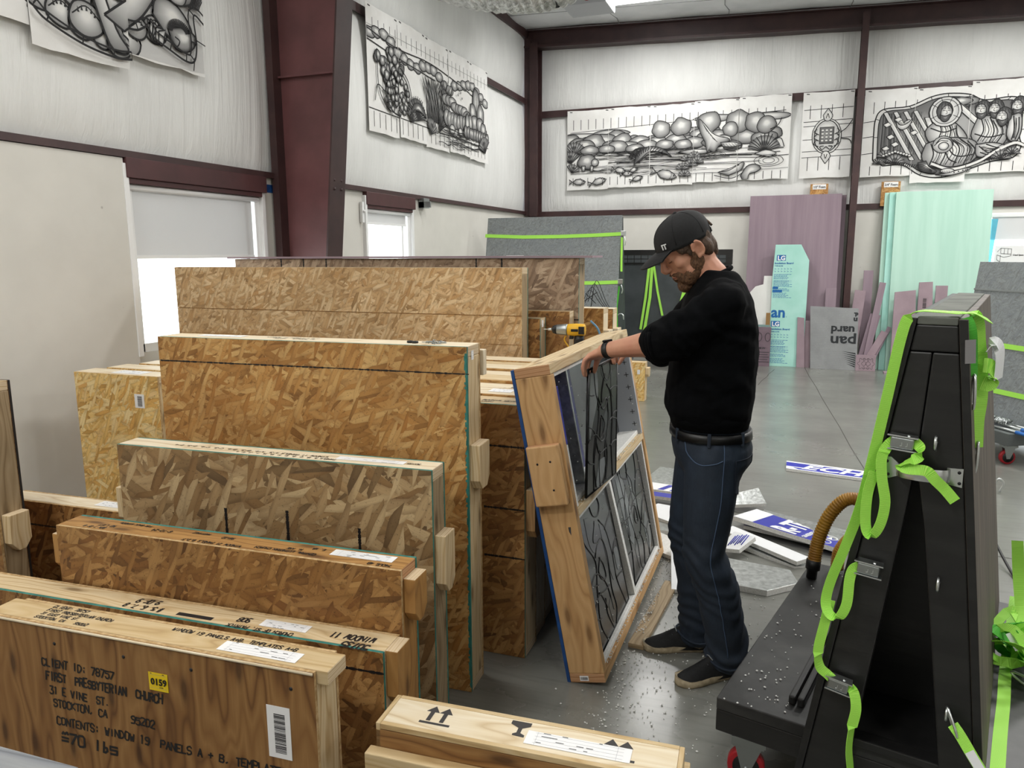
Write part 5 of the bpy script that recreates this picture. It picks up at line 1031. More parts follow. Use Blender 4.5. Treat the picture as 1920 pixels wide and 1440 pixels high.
def hang(d, sheets, origin, xd, labels, group):
    """sheets: (x0,x1,y0,y1,tilt) in strip metres"""
    xd=Vector(xd); nn=xd.cross(V(0,0,1)); origin=Vector(origin)
    for n,((x0,x1,y0,y1,tl),lab) in enumerate(zip(sheets,labels)):
        c=origin+xd*x0+V(0,0,1)*y1
        t=thing('cartoon_sheet',lab,'drawing',c,group=group); off=.004*(n%2)
        W=lambda x,y,z: xd*(x-x0)+V(0,0,1)*(y-y1)+nn*(z+off+tl*(y1-y))
        b=MB(); N=6
        rr=random.Random(n*7+int(x0*10)); top=[(x0+(x1-x0)*i/N,y1+rr.uniform(-.008,.008)) for i in range(N+1)]; bot=[(x0+(x1-x0)*i/N,y0+rr.uniform(-.008,.008)) for i in range(N+1)]
        vs=[W(*p,z) for z in (0,.0015) for p in bot+top]; m=2*(N+1); fs=[]
        for i in range(N): fs+=[(i,N+1+i,N+2+i,i+1),(m+i,m+i+1,m+N+2+i,m+N+1+i),(i,i+1,m+i+1,m+i),(N+1+i,m+N+1+i,m+N+2+i,N+2+i)]
        fs+=[(0,m,m+N+1,N+1),(N,2*N+1,m+2*N+1,m+N)]
        b.add(vs,fs); obj('paper',b,M['cartoon'],t)
        b=MB(); kk={}; 
        for k,P in d.F:
            for ax,lim,ge in ((0,x0+.004,True),(0,x1-.004,False),(1,y0+.01,True),(1,y1-.01,False)):
                if P: P=clip_poly(P,ax,lim,ge)
            if len(P)>=3:
                z=kk.setdefault(k,len(kk)); b.add([W(p[0],p[1],.0022+.00022*z) for p in P],[tuple(range(len(P)))],tones=[p[2] for p in P])
        if b.f: obj('drawing',b,M['draw'],t)
        for px in (x0+.04,x1-.05): b=MB(); b.M=Matrix.Translation(W(px,y1-.02,.003)); q=MB(); vs=[W(px+a,y1-.02+c,.003+z) for z in (0,.003) for a,c in ((0,0),(.04,-.004),(.04,.006),(0,.01))]; q.add(vs,[(0,3,2,1),(4,5,6,7),(0,1,5,4),(1,2,6,5),(2,3,7,6),(3,0,4,7)]); obj('staple_tab',q,M['black_rub'],t)
def lx(W,n): return [W*i/n for i in range(1,n)]
# --- back wall: five sheet river landscape
d=Draw(2); Wd=3.27; d.ticks([.1+.118*i for i in range(27)],.90,1.05); d.line([(.05,.86),(1.6,.93),(3.2,1.0)],.007); d.ticks([.1+.118*i for i in range(27)],.06,.18)
for cx,cy,rx,ry in ((.25,.80,.3,.05),(.7,.82,.3,.05),(2.2,.95,.3,.05),(3.0,.93,.25,.05)): d.blob(cx,cy,rx,ry,12,.15,edge=.35,mid=.75)
for i in range(46):
    x=.06+3.0*((i*0.618)%1); y=.72-.16*(i/46)+.05*d.r.uniform(-1,1)+.03*x/3; s_=.10+.05*d.r.random(); d.blob(x,y,s_*1.25,s_*(.95 if i<20 else .65),12,.1,hl=(d.r.uniform(-.2,.2),.3),edge=.3,mid=.62)
for x,y,q in ((1.45,.84,.12),(1.75,.86,.13),(2.15,.90,.15),(2.55,.88,.16),(2.8,.86,.14),(2.45,.78,.1),(2.95,.82,.12)): d.blob(x,y,q*1.1,q,13,.1,edge=.32,mid=.66)
d.waves(.05,3.15,.38,.55,16,.009); d.waves(.05,3.15,.2,.38,12,.008)
for x,y,q in ((.12,.62,.22),(.06,.5,.2)): d.fan(x,y-.1,q,.7,2.6,9)
d.blob(.32,.42,.15,.11,14,.08,edge=.25,mid=.6); d.blob(.45,.40,.06,.055,10,.05,edge=.3,mid=.7); d.fill([(.24,.36),(.30,.36),(.29,.28),(.25,.28)],.3,.6); d.fill([(.38,.36),(.43,.35),(.42,.27),(.38,.27)],.3,.6)
d.fan(.08,.26,.15,.2,2.2,7); 
def fish(x,y,s_,a=0):
    c,q=math.cos(a),math.sin(a); T=lambda p:(x+(p[0]*c-p[1]*q)*s_,y+(p[0]*q+p[1]*c)*s_)
    d.fill([T(p) for p in ((-.5,0),(-.25,.2),(.1,.22),(.4,.1),(.55,0),(.4,-.12),(.1,-.22),(-.25,-.2))],.3,.75); d.fill([T(p) for p in ((-.5,0),(-.8,.2),(-.72,0),(-.8,-.2))],.2,.5); d.dot(*T((.38,.03)),.012); d.curve([T((.2,.18)),T((.26,0)),T((.2,-.18))],.007)
for x,y,s_,a in ((.2,.12,.2,0),(.52,.12,.22,.25),(.85,.27,.18,-.2),(.97,.22,.16,.1),(1.12,.14,.16,.3),(1.06,.27,.13,.4),(1.55,.18,.3,-.25)): fish(x,y,s_,a)
for a0,r0 in ((2.7,.3),(2.4,.36),(2.1,.33),(1.8,.3),(1.5,.28)): d.curve([(1.15,.38),(1.15+.18*math.cos(a0),.38+.2*math.sin(a0)),(1.15+r0*math.cos(a0-.9),.36+r0*.7*math.sin(a0-.4))],.016)
d.fill(curve2([(1.06,.34),(1.12,.5),(1.28,.6),(1.48,.56),(1.62,.44),(1.5,.5),(1.3,.53),(1.18,.44)],3),.15,.5); 
for i in range(12): a=2.6-.17*i; d.line([(1.3+.2*math.cos(a),.36+.17*math.sin(a)),(1.3+.27*math.cos(a-.15),.36+.24*math.sin(a-.15))],.012)
d.fill(curve2([(1.72,.5),(1.95,.53),(2.2,.5),(2.1,.46),(1.85,.46)],3),.3,.7)
for i,(x,y) in enumerate(((1.85,.42),(1.78,.3),(1.95,.46),(1.9,.34),(2.0,.38),(1.82,.2))): d.fan(x,y-.06,.11,.2,2.9,7,.008)
d.fill(curve2([(2.1,.62),(2.02,.78),(2.0,.95),(2.1,.86),(2.2,.74),(2.32,.68),(2.42,.66),(2.45,.62),(2.36,.58),(2.3,.55),(2.24,.47),(2.16,.5),(2.14,.45)],3),.25,.8); d.fill(curve2([(2.32,.6),(2.5,.6),(2.62,.56),(2.5,.53),(2.36,.54)],3),.3,.8)
for i in range(6): d.line([(2.05+.03*i,.9-.045*i),(2.13+.03*i,.76-.03*i)],.006); d.line([(2.36+.04*i,.58),(2.40+.045*i,.53)],.005)
for k in (0,1,2): d.curve([(2.25+.16*math.cos(a)*(1-.3*k)+.02*k,.42+.05*math.sin(a)*(1-.3*k)) for a in [i*.5 for i in range(10)]],.006)
d.fill(curve2([(2.3,.18),(2.5,.24),(2.66,.32),(2.62,.2),(2.45,.13)],3),.3,.8); d.curve([(2.32,.19),(2.45,.2),(2.6,.28)]); d.curve([(2.25,.14),(2.5,.09),(2.7,.2)])
d.fan(2.93,.44,.26,.3,2.85,13,.012); d.fill(curve2([(2.8,.42),(2.95,.47),(3.1,.42),(3.0,.37)],3),.5,.85)
for k in range(3): d.curve([(3.0+(.2-.06*k)*math.cos(a),.32+(.08-.022*k)*math.sin(a)) for a in [i*.6 for i in range(12)]],.007)
d.fill(curve2([(2.62,.12),(2.7,.25),(2.82,.28),(2.9,.22),(2.84,.17),(2.74,.14),(2.72,.06),(2.66,.04)],3),.25,.7); d.curve([(3.0,.75),(3.1,.8),(3.15,.9)]); d.curve([(3.05,.6),(3.15,.62),(3.2,.5)]); d.line([(3.0,.98),(3.2,1.0)],.006)
hang(d,[(0,.655,0,1.185,.0),(.655,1.295,.02,1.19,.006),(1.295,1.935,.025,1.185,0),(1.935,2.565,.05,1.20,.008),(2.565,3.27,.06,1.21,.0)],(-3.44,WY-.078,2.585),XD,
 ['left end sheet of the river cartoon on the back wall, with a drawn bear','second sheet from the left of the river cartoon on the back wall','middle sheet of the five-sheet river cartoon on the back wall','sheet with the large flying bird, fourth of the river cartoon','right end sheet of the river cartoon, with a fern and round ripples'],'sheets of the river cartoon')
# --- back wall: small emblem sheet
d=Draw(4); d.ticks([.1,.24,.38,.52],.80,.98); d.ticks([.1,.24,.38,.52],.1,.28)
for y in (.28,.36,.52,.70,.76,.92): d.line([(.02,y),(.66,y+.015)],.007)
d.blob(.33,.56,.19,.24,18,.02,edge=.9,mid=.95); d.curve([(.33+.16*math.cos(a),.56+.21*math.sin(a)) for a in [i*.33 for i in range(20)]],.012)
for y,s_ in ((.84,1),(.28,-1)): d.fill(curve2([(.33,y+.09*s_),(.39,y),(.37,y-.06*s_),(.33,y-.08*s_),(.29,y-.06*s_),(.27,y)],3),.9,.95); d.curve([(.31,y-.04*s_),(.33,y+.02*s_),(.35,y-.04*s_)],.01)
d.fill([(.24,.46),(.42,.46),(.42,.68),(.24,.68)],.3,.55,.6); 
for i in range(3):
    for j in range(4): x=.258+.053*i; y=.485+.046*j; d.fill([(x,y),(x+.036,y),(x+.036,y+.03),(x,y+.03)],.8,.95,.95,out=.006)
for s_ in (-1,1):
    for k in range(3): d.curve([(.33+s_*.10,.42+.08*k),(.33+s_*.16,.46+.08*k),(.33+s_*.13,.52+.07*k)],.011)
    d.curve([(.33,.42),(.33+s_*.05,.38),(.33+s_*.08,.42),(.33+s_*.03,.43)],.01)
d.curve([(.5,.6),(.58,.66),(.66,.78)]); d.curve([(.52,.52),(.62,.5),(.66,.42)])
hang(d,[(0,.655,0,1.15,.004)],(-.02,WY-.082,2.638),XD,['single cartoon sheet on the back wall with a gridded square emblem in ovals'],'cartoon sheets of the back wall')
# --- back wall: figure scene in a curved frame
d=Draw(5)
d.ticks([.12+.13*i for i in range(15)],.93,1.08); d.ticks([.12+.13*i for i in range(15)],.12,.24)
for y in (.4,.62,.82): d.line([(0,y),(.2,y+.02)],.008); d.line([(1.8,y),(2.0,y+.02)],.008)
fr_=curve2([(.15,.32),(.14,.62),(.15,.86),(.24,.98),(.55,1.0),(.80,1.10),(1.0,1.13),(1.25,1.10),(1.42,1.02),(1.72,1.04),(1.84,.98),(1.86,.8),(1.85,.55),(1.88,.42),(1.80,.28),(1.55,.24),(1.3,.15),(1.0,.06),(.74,.10),(.52,.24),(.28,.24)],4); fr_=fr_+[fr_[0]]
d.fill(fr_[:-1],.88,.93,.95,out=.015); cx,cy=1.0,.6; inn=[(cx+(x-cx)*.94,cy+(y-cy)*.92) for x,y in fr_]; d.fill(inn[:-1],.35,.5,.6,out=.012)
for k in range(0,len(fr_)-1,4): d.line([fr_[k],inn[k]],.008)
for i in range(26): x=.22+.02*i; d.line([(x,.36+.1*d.r.random()),(x+.03*d.r.uniform(-1,1),.92)],.012*d.r.uniform(.4,1.3),d.r.choice((.1,.3,.45)))
for i in range(4): x=.24+.12*i; d.fill([(x,.93),(x+.05,.94),(x+.42,.30),(x+.36,.30)],.85,.92,.95,out=.009)
for x,y in ((.25,.78),(.38,.84),(.3,.62),(.5,.8),(.36,.52),(.58,.66),(.25,.47)): d.fill([(x,y),(x+.06,y+.03),(x+.10,y-.01),(x+.04,y-.04)],.85,.95)
d.fill(curve2([(.40,.82),(.46,.76),(.54,.78),(.60,.84),(.56,.74),(.48,.70),(.42,.74)],3),.6,.9); 
for i in range(10): d.blob(1.0+.13*d.r.uniform(-1,1)+.05*i*.4,1.0-.05*(i%3)+.02,.14,.05,12,.1,edge=.35,mid=.6)
d.fill([(1.0,1.05),(1.06,1.08),(1.5,.66),(1.44,.62)],.85,.95,out=.01)
d.fill([(.74,.84+0),(.80,.84),(.98,.44),(.90,.42)],.85,.93,out=.009)
def head(x,y,s_,hair=.18,look=-1,halo=0):
    if halo: d.blob(x,y,halo,halo,18,.01,edge=.85,mid=.93,out=.014); d.curve([(x+halo*.8*math.cos(a),y+halo*.8*math.sin(a)) for a in [i*.33 for i in range(20)]],.008); [d.line([(x+halo*.55*math.cos(a),y+halo*.55*math.sin(a)),(x+halo*.98*math.cos(a),y+halo*.98*math.sin(a))],.007) for a in (.5,1.2,1.9,2.6,3.6,5.8)]
    d.blob(x+.012*-look,y+.01*s_,.082*s_,.10*s_,14,.05,edge=.1,mid=.35,hi=.5); d.blob(x+.012*look,y-.01*s_,.058*s_,.078*s_,14,.03,edge=.5,mid=.85)
    d.fill(curve2([(x-.055*s_,y-.03*s_),(x-.04*s_,y-.09*s_),(x,y-.115*s_),(x+.04*s_,y-.09*s_),(x+.055*s_,y-.03*s_),(x,y-.055*s_)],3),.1,.3,.45)
    for q in (-.025,.025): d.line([(x+(q-.014+.01*look)*s_,y+.012*s_),(x+(q+.014+.01*look)*s_,y+.014*s_)],.008); d.line([(x+(q-.018+.01*look)*s_,y+.03*s_),(x+(q+.016+.01*look)*s_,y+.034*s_)],.006)
    d.curve([(x+.008*look*s_,y+.015*s_),(x+.018*look*s_,y-.02*s_),(x,y-.025*s_)],.006); d.line([(x-.015*s_,y-.045*s_),(x+.02*s_,y-.045*s_)],.006)
    for k in range(5): d.curve([(x-.07*s_+.03*k*s_,y+.10*s_-.01*abs(k-2)),(x-.075*s_+.033*k*s_,y+.05*s_),(x-.085*s_+.04*k*s_,y+.03*s_)],.006)
def robe(pts,folds,edge=.42,mid=.84):
    q=curve2(pts+[pts[0]],3)[:-1]; d.fill(q,edge,mid,.92,out=.013)
    for f in folds: d.curve(f,.015)
    for f,g in zip(folds,folds[1:]):
        for q in (.25,.5,.75):
            if len(f)==len(g) and abs(f[0][0]-g[0][0])<.2: d.curve([(a[0]+(c[0]-a[0])*q+d.r.uniform(-.012,.012),a[1]+(c[1]-a[1])*q-.02*(i==0)+.02*(i==2)) for i,(a,c) in enumerate(zip(f,g))],.006 if q!=.5 else .01)
robe([(.86,.78),(.98,.80),(1.12,.74),(1.24,.60),(1.26,.48),(1.05,.46),(.84,.50),(.76,.66)],[[(.9,.78),(.95,.66),(.9,.5)],[(1.0,.78),(1.06,.66),(1.04,.48)],[(1.12,.72),(1.14,.6),(1.2,.5)],[(.82,.7),(.98,.64),(1.12,.68)]])
head(.98,.90,1.15,halo=.19,look=1)
robe([(1.36,.80),(1.52,.82),(1.66,.74),(1.72,.56),(1.62,.40),(1.42,.44),(1.30,.58)],[[(1.4,.8),(1.44,.64),(1.38,.5)],[(1.5,.8),(1.56,.62),(1.5,.45)],[(1.6,.76),(1.66,.6),(1.58,.44)],[(1.34,.6),(1.5,.55),(1.68,.58)]])
for x,y in ((1.40,.90),(1.55,.90),(1.80,.92)): head(x,y,1.05,look=-1)
robe([(1.72,.80),(1.84,.82),(1.86,.6),(1.80,.46),(1.70,.56)],[[(1.76,.8),(1.78,.62),(1.76,.5)],[(1.82,.78),(1.83,.62),(1.80,.5)]])
head(1.64,.80,1.05,look=-1)
robe([(.78,.50),(.96,.56),(1.18,.56),(1.36,.50),(1.40,.34),(1.28,.22),(1.02,.18),(.82,.22),(.74,.34)],[[(.84,.5),(.88,.36),(.84,.22)],[(.94,.54),(1.02,.38),(.96,.2)],[(1.06,.56),(1.18,.42),(1.12,.2)],[(1.16,.56),(1.30,.42),(1.24,.22)],[(1.26,.52),(1.36,.40),(1.32,.26)],[(1.02,.5),(1.1,.36),(1.2,.32),(1.34,.34)],[(1.0,.46),(1.06,.3),(1.16,.24)]],.4,.82)
d.blob(.98,.48,.12,.11,16,.03,edge=.5,mid=.85); d.blob(.99,.46,.06,.05,12,.04,edge=.4,mid=.9); d.curve([(.9,.5),(.96,.56),(1.06,.54),(1.1,.46)],.012); d.curve([(.88,.47),(.95,.53),(1.04,.52)],.01)
robe([(1.36,.46),(1.55,.48),(1.72,.42),(1.66,.34),(1.5,.30),(1.38,.32)],[[(1.4,.44),(1.5,.36),(1.6,.36)],[(1.48,.46),(1.58,.42),(1.66,.4)],[(1.42,.36),(1.5,.33),(1.56,.34)]])
d.curve([(.86,.24),(1.1,.16),(1.4,.24),(1.62,.38),(1.8,.46),(1.92,.42)],.03,6,.9); d.curve([(.86,.22),(1.1,.14),(1.4,.22),(1.62,.36),(1.8,.44)],.009); d.curve([(.86,.27),(1.1,.19),(1.4,.27),(1.6,.41),(1.78,.49),(1.92,.44)],.009)
for x,y,r0 in ((.3,.38,.12),(.22,.30,.08),(.42,.30,.14),(1.66,.30,.13),(1.78,.36,.1)): d.fan(x,y-.04,r0,.1,2.9,8,.01)
for i in range(10): d.blob(.28+.035*i,.42-.012*abs(i-4),.022,.018,8,.05,edge=.4,mid=.8,out=.007)
for i in range(16): d.line([(.30+.025*i,.27-.005*i),(.32+.025*i,.31-.005*i)],.011)
for i in range(12): d.line([(1.48+.025*i,.24+.006*i),(1.5+.025*i,.28+.006*i)],.01)
d.fill(curve2([(.70,.26),(.74,.16),(.86,.12),(.94,.14),(.84,.2),(.80,.28)],3),.15,.4); 
for i in range(5): d.curve([(.70,.24-.015*i),(.78,.22-.02*i),(.88,.15-.008*i)],.009)
d.blob(1.06,.14,.08,.03,12,.05,edge=.6,mid=.9); [d.line([(1.0+.02*i,.12),(1.01+.02*i,.145)],.006) for i in range(5)]
d.fill(curve2([(.92,.09),(1.1,.08),(1.28,.13),(1.34,.17),(1.24,.16),(1.08,.115)],3),.3,.8); [d.dot(1.14+.05*i,.115+.012*i,.009) for i in range(4)]
hang(d,[(0,.64,.10,1.24,.003),(.62,1.27,0,1.215,.010),(1.27,1.98,.10,1.26,.003),(1.97,2.6,.10,1.27,.008)],(.765,WY-.083,2.525),XD,
 ['left sheet of the figure cartoon, with slanted rays and a small bird','middle sheet of the figure cartoon, hanging lowest, with the haloed bearded figure','sheet of the figure cartoon with four bowed heads in profile','cartoon sheet at the right edge of the photo, mostly out of view'],'sheets of the figure cartoon')
# --- left wall: five sheet orchard and grasses
d=Draw(9); d.ticks([.12+.115*i for i in range(26)],.95,1.08); d.ticks([.1+.115*i for i in range(26)],.05,.2); d.line([(0,.22),(1.6,.20),(3.1,.2)],.009); d.line([(0,1.0),(3.1,1.02)],.004,.6)
for i in range(22): d.blob(.06+.14*i,.93-.012*i*(1 if i<14 else .4)+.02*d.r.uniform(-1,1)+.06*math.sin(i*.8),.10,.055,12,.12,edge=.3,mid=.65)
d.curve([(0,.96),(.6,.9),(1.4,.92),(2.2,.84),(2.9,.74)],.012); d.curve([(0,.86),(.7,.80),(1.5,.76)],.012)
for i in range(30): a=d.r.uniform(0,6.28); q=d.r.random()**.5; d.blob(.42+.27*q*math.cos(a),.70+.16*q*math.sin(a),.055,.05,10,.1,edge=.18,mid=.55,out=.011)
d.curve([(.16,.8),(.18,.45),(.3,.3),(.42,.24)],.014); d.curve([(.1,.3),(.16,.46),(.3,.42)],.012)
for i in range(46): a=d.r.uniform(0,6.28); q=d.r.random()**.5; d.blob(.55+.26*q*math.cos(a),.44+.2*q*math.sin(a),.036,.034,9,.06,edge=.12,mid=.55,out=.010)
d.curve([(.28,.6),(.3,.4),(.42,.25),(.6,.22)],.018); d.curve([(.62,.72),(.8,.6),(.86,.42),(.8,.3)],.016); d.curve([(.6,.68),(.76,.58),(.8,.46)],.012)
d.fan(.98,.24,.26,.2,2.8,17,.014); d.fan(.85,.2,.15,.4,2.4,9); d.fill(curve2([(.8,.26),(.9,.4),(1.06,.42),(1.2,.3),(1.06,.34),(.9,.34)],3),.1,.4)
for i in range(26): x=1.28+.02*i; b_=d.r.uniform(-.25,.25); d.fill([(x,.30),(x+.02,.30),(x+.02+b_*.5,.6),(x+b_,.74+.08*d.r.random()),(x-.012+b_*.5,.58)],.12,.45,.6,out=.009)
d.fan(1.55,.2,.3,.5,1.6,9,.014); d.fan(1.32,.14,.2,.3,2.2,8)
for i in range(14): d.blob(1.75+.1*i*.9,.62-.018*i+.03*d.r.uniform(-1,1),.12,.06,12,.1,edge=.3,mid=.65)
for i in range(9): d.blob(1.75+.09*i,.40+.03*d.r.uniform(-1,1),.09,.09,12,.12,edge=.3,mid=.62)
d.blob(1.9,.28,.08,.06,12,.05,edge=.4,mid=.85); d.blob(2.14,.28,.06,.05,12,.05,edge=.4,mid=.85)
d.waves(1.5,3.05,.08,.27,16,.009); 
for x,y in ((2.1,.78),(2.16,.74),(2.08,.70),(2.2,.68)): d.curve([(x-.02,y+.02),(x,y),(x+.015,y+.025)],.011)
for x,y,rx,ry in ((2.68,.70,.12,.2),(2.56,.58,.12,.12),(2.82,.58,.12,.14),(2.62,.46,.12,.1),(2.80,.45,.13,.1),(2.45,.42,.1,.12),(2.9,.40,.1,.1),(2.35,.38,.07,.15)): d.blob(x,y,rx,ry,13,.08,edge=.22,mid=.6,out=.012)
d.line([(2.68,.8),(2.68,.3)],.012); d.line([(2.5,.5),(2.5,.3)],.01)
for i in range(10): d.blob(2.3+.08*i,.31,.07,.07,11,.15,edge=.2,mid=.5)
d.fan(2.95,.12,.24,.9,2.9,9,.012)
hang(d,[(.62*i,.62*(i+1),.02*(i%2),1.19+.005*(i%2),(.0,.008,.004,.01,.006)[i]) for i in range(5)],(WX+.078,6.79,2.815),YD,
 ['first sheet of the orchard cartoon on the left wall, next to the red column','second sheet of the orchard cartoon on the left wall, with dense fruit and leaves','middle sheet of the orchard cartoon, with tall reeds','fourth sheet of the orchard cartoon, with birds over low hills','last sheet of the orchard cartoon, with trees, nearest the corner'],'sheets of the orchard cartoon')
# --- left wall, near end: lower part of a figure cartoon
d=Draw(12)
def band(pts,w=.07):
    q=curve2(pts,6); d.line(q,.014); P=[Vector(p) for p in q]; e=[]
    for i in range(len(P)): t=(P[min(i+1,len(P)-1)]-P[max(0,i-1)]).normalized(); e.append((P[i].x-t.y*w,P[i].y+t.x*w))
    d.line(e,.012); [d.line([q[k],e[k]],.01) for k in range(0,len(q),6)]
d.fill([(.0,.22),(.3,.08),(.66,.06),(1.34,.12),(1.34,1.3),(0,1.3)],.8,.9,.95,out=0)
for x,y,q in ((.08,.30,.12),(.2,.22,.1),(.33,.18,.09),(.47,.14,.07),(.12,.46,.12),(.30,.36,.11),(.36,.22,.12),(.62,.5,.12),(.66,.18,.11),(.58,.13,.09),(.80,.42,.14),(.9,.30,.10),(.74,.28,.09),(.5,.62,.13),(.3,.6,.13)):
    d.blob(x,y,q,q*.85,14,.04,edge=.45,mid=.75,out=.013); d.curve([(x-q*.8,y+q*.1),(x,y+q*.62),(x+q*.8,y+q*.1)],.008)
    for k in range(5): a=.5+.5*k; d.fill([(x+q*.55*math.cos(a)-.008,y+q*.4*math.sin(a)),(x+q*.55*math.cos(a)+.008,y+q*.4*math.sin(a)),(x+q*.6*math.cos(a),y+q*.4*math.sin(a)+.035)],0,.05,.1,out=0)
d.fill(curve2([(.28,.80),(.38,.78),(.46,.5),(.56,.22),(.64,.12),(.60,.08),(.50,.12),(.40,.38)],4),.4,.8,.95,out=.015); d.fill(curve2([(.48,.28),(.56,.34),(.74,.48),(.86,.62),(.94,.56),(.80,.36),(.62,.22)],4),.4,.8,.95,out=.015)
for i in range(40): x=.4+.3*d.r.random(); y=.62+.5*d.r.random(); d.curve([(x,y),(x+.02,y-.05),(x+.05,y-.07)],.01,3)
d.fill(curve2([(.88,.40),(.92,.5),(1.06,.52),(1.18,.44),(1.22,.34),(1.1,.26),(.98,.30)],4),.35,.75,.95,out=.014)
for k in range(4): d.fill(curve2([(.86+.02*k,.36-.02*k),(.84+.025*k,.26-.012*k),(.89+.02*k,.22),(.92+.02*k,.32)],3),.4,.8)
d.fill(curve2([(1.0,.34),(1.06,.22),(1.2,.24),(1.26,.34),(1.14,.38)],3),.2,.6); d.curve([(1.02,.28),(1.07,.24),(1.1,.28),(1.06,.3)],.01)
for i in range(22): a=.3+.13*i; d.line([(1.1+.06*math.cos(a),.33+.04*math.sin(a)),(1.1+.11*math.cos(a),.33+.09*math.sin(a))],.009)
d.blob(1.16,.70,.16,.18,14,.06,edge=.3,mid=.75,out=.014); d.blob(1.10,.58,.09,.07,12,.05,edge=.4,mid=.85)
for i in range(8): d.curve([(1.24+.012*i,.86),(1.28+.012*i,.68),(1.2+.012*i,.52)],.009)
band([(0,.20),(.08,.14),(.3,.07),(.52,.045),(.66,.06)],.045); band([(.66,.25),(.74,.26),(.82,.30),(.86,.25),(1.0,.20),(1.14,.16),(1.22,.18),(1.25,.3),(1.24,.48),(1.34,.44)],.05)
d.line([(1.22,.2),(1.2,.1)],.009); d.line([(1.25,.32),(1.34,.30)],.008); d.line([(.68,.10),(.67,.0)],.008)
hang(d,[(-.62,.005,.10,1.24,.0),(.0,.66,-.0,1.24,.006),(.66,1.335,.10,1.24,.0)],(WX+.078,3.215,2.755),YD,
 ['sheet at the top left edge of the photo, only its lower corner in view','sheet of the near left wall cartoon with two bare drawn legs','sheet of the near left wall cartoon with a drawn paw and clawed hand'],'sheets of the near left wall cartoon')
# ------------------------------------------------------------------ the man
def organic(name, mb, mats, parent, voxel=.006, it=6, fac=.5, disp=None):
    o=obj(name,mb,mats,parent); r=o.modifiers.new('r','REMESH'); r.mode='VOXEL'; r.voxel_size=voxel
    s=o.modifiers.new('s','SMOOTH'); s.factor=fac; s.iterations=it
    bpy.context.view_layer.update(); ev=o.evaluated_get(bpy.context.evaluated_depsgraph_get()); me=bpy.data.meshes.new_from_object(ev)
    o.modifiers.clear(); old=o.data; o.data=me; me.name=name; bpy.data.meshes.remove(old)
    if not me.materials: 
        for m in (mats if isinstance(mats,list) else [mats]): me.materials.append(m)
    if disp:
        nn=[v.normal.copy() for v in me.vertices]
        for v,n in zip(me.vertices,nn): v.co+=n*disp(v.co)
    me.polygons.foreach_set('use_smooth',[True]*len(me.polygons)); me.update(); return o
def ell(b,z,a0,a1,hw,n=20,b0=0,tilt=0,sq=2.3):
    """horizontal body ring between back a1 and front a0"""
    c=(a0+a1)/2; h=(a0-a1)/2; R=[]
    for i in range(n):
        t=2*PI*i/n; ca_,sa_=math.cos(t),math.sin(t); e=2/sq
        x=h*math.copysign(abs(ca_)**e,ca_); y=hw*math.copysign(abs(sa_)**e,sa_); R.append((c+x,b0+y,z+tilt*x))
    return R
def limb(b,pts,rs,n=14,fl=1):
    b.tube(pts,rs,n)
    for p,r in zip(pts,rs): b.ball(p,r,n=12,m=8)
skin=noisy('skin',hx('d6a083'),hx('c98b72'),9,.5,4,lo=.35,hi=.7); skin.node_tree.nodes['Principled BSDF'].inputs['Subsurface Weight'].default_value=.12; skin.node_tree.nodes['Principled BSDF'].inputs['Subsurface Radius'].default_value=(.01,.004,.002)
fleece=noisy('black_fleece',hx('050608'),hx('08090c'),60,.95,3,spec=.12,bumpk=.1,dist=.003)
denim=noisy('dark_denim',hx('10161f'),hx('182230'),5,.8,6,stretch=(1,1,.5),lo=.3,hi=.7); t=NT(denim); c=t.coord('Object',(1,1,1),rand=False); _l=t.b.inputs['Base Color'].links[0].from_socket
q=t.n('VectorMath',operation='MULTIPLY'); t.l(c,q.inputs[0]); q.inputs[1].default_value=(420,420,50); nz=t.noise(q.outputs[0],1,2); t.col(t.mix(t.math('MULTIPLY',nz,.55),_l,hx('34425300'[:6]))); big=t.noise(c,4.5,3,.6); _l2=t.b.inputs['Base Color'].links[0].from_socket; t.col(t.mix(t.ramp(big,[(.5,0.0),(.72,.4)]),_l2,hx('394a5f'))); t.bump(nz,.12,.002)
hairm=noisy('brown_hair',hx('3f3026'),hx('5d4838'),160,.7,4,stretch=(1,1,.4),bumpk=.4,dist=.004); beardm=noisy('brown_beard',hx('4a3324'),hx('7a583c'),220,.8,4,stretch=(1,1,.5),bumpk=.5,dist=.004)
capm=noisy('black_cap_cloth',hx('131314'),hx('1a1a1c'),140,.8,3,bumpk=.15,dist=.002); blk=mat('black_leather',hx('0d0d0e'),.4)
man=thing('person','man in a black cap, black sweatshirt and jeans lowering a glass panel into the crate','person',(-.27,2.83,0),math.atan2(-.26,-.966))
HP=math.radians(38); H0=V(.096,-.010,1.618); FF=V(math.cos(HP),0,-math.sin(HP)); HU=V(math.sin(HP),0,math.cos(HP)); LL_=V(0,1,0)
yaw=math.radians(13); FF=Matrix.Rotation(yaw,3,'Z')@FF; HU=Matrix.Rotation(yaw,3,'Z')@HU; LL_=Matrix.Rotation(yaw,3,'Z')@LL_
HR=Matrix((FF,LL_,HU)).transposed(); HM=Matrix.Translation(H0)@HR.to_4x4()
hd=lambda a,b_,c: tuple(HM@V(a,b_,c))
body=MB()
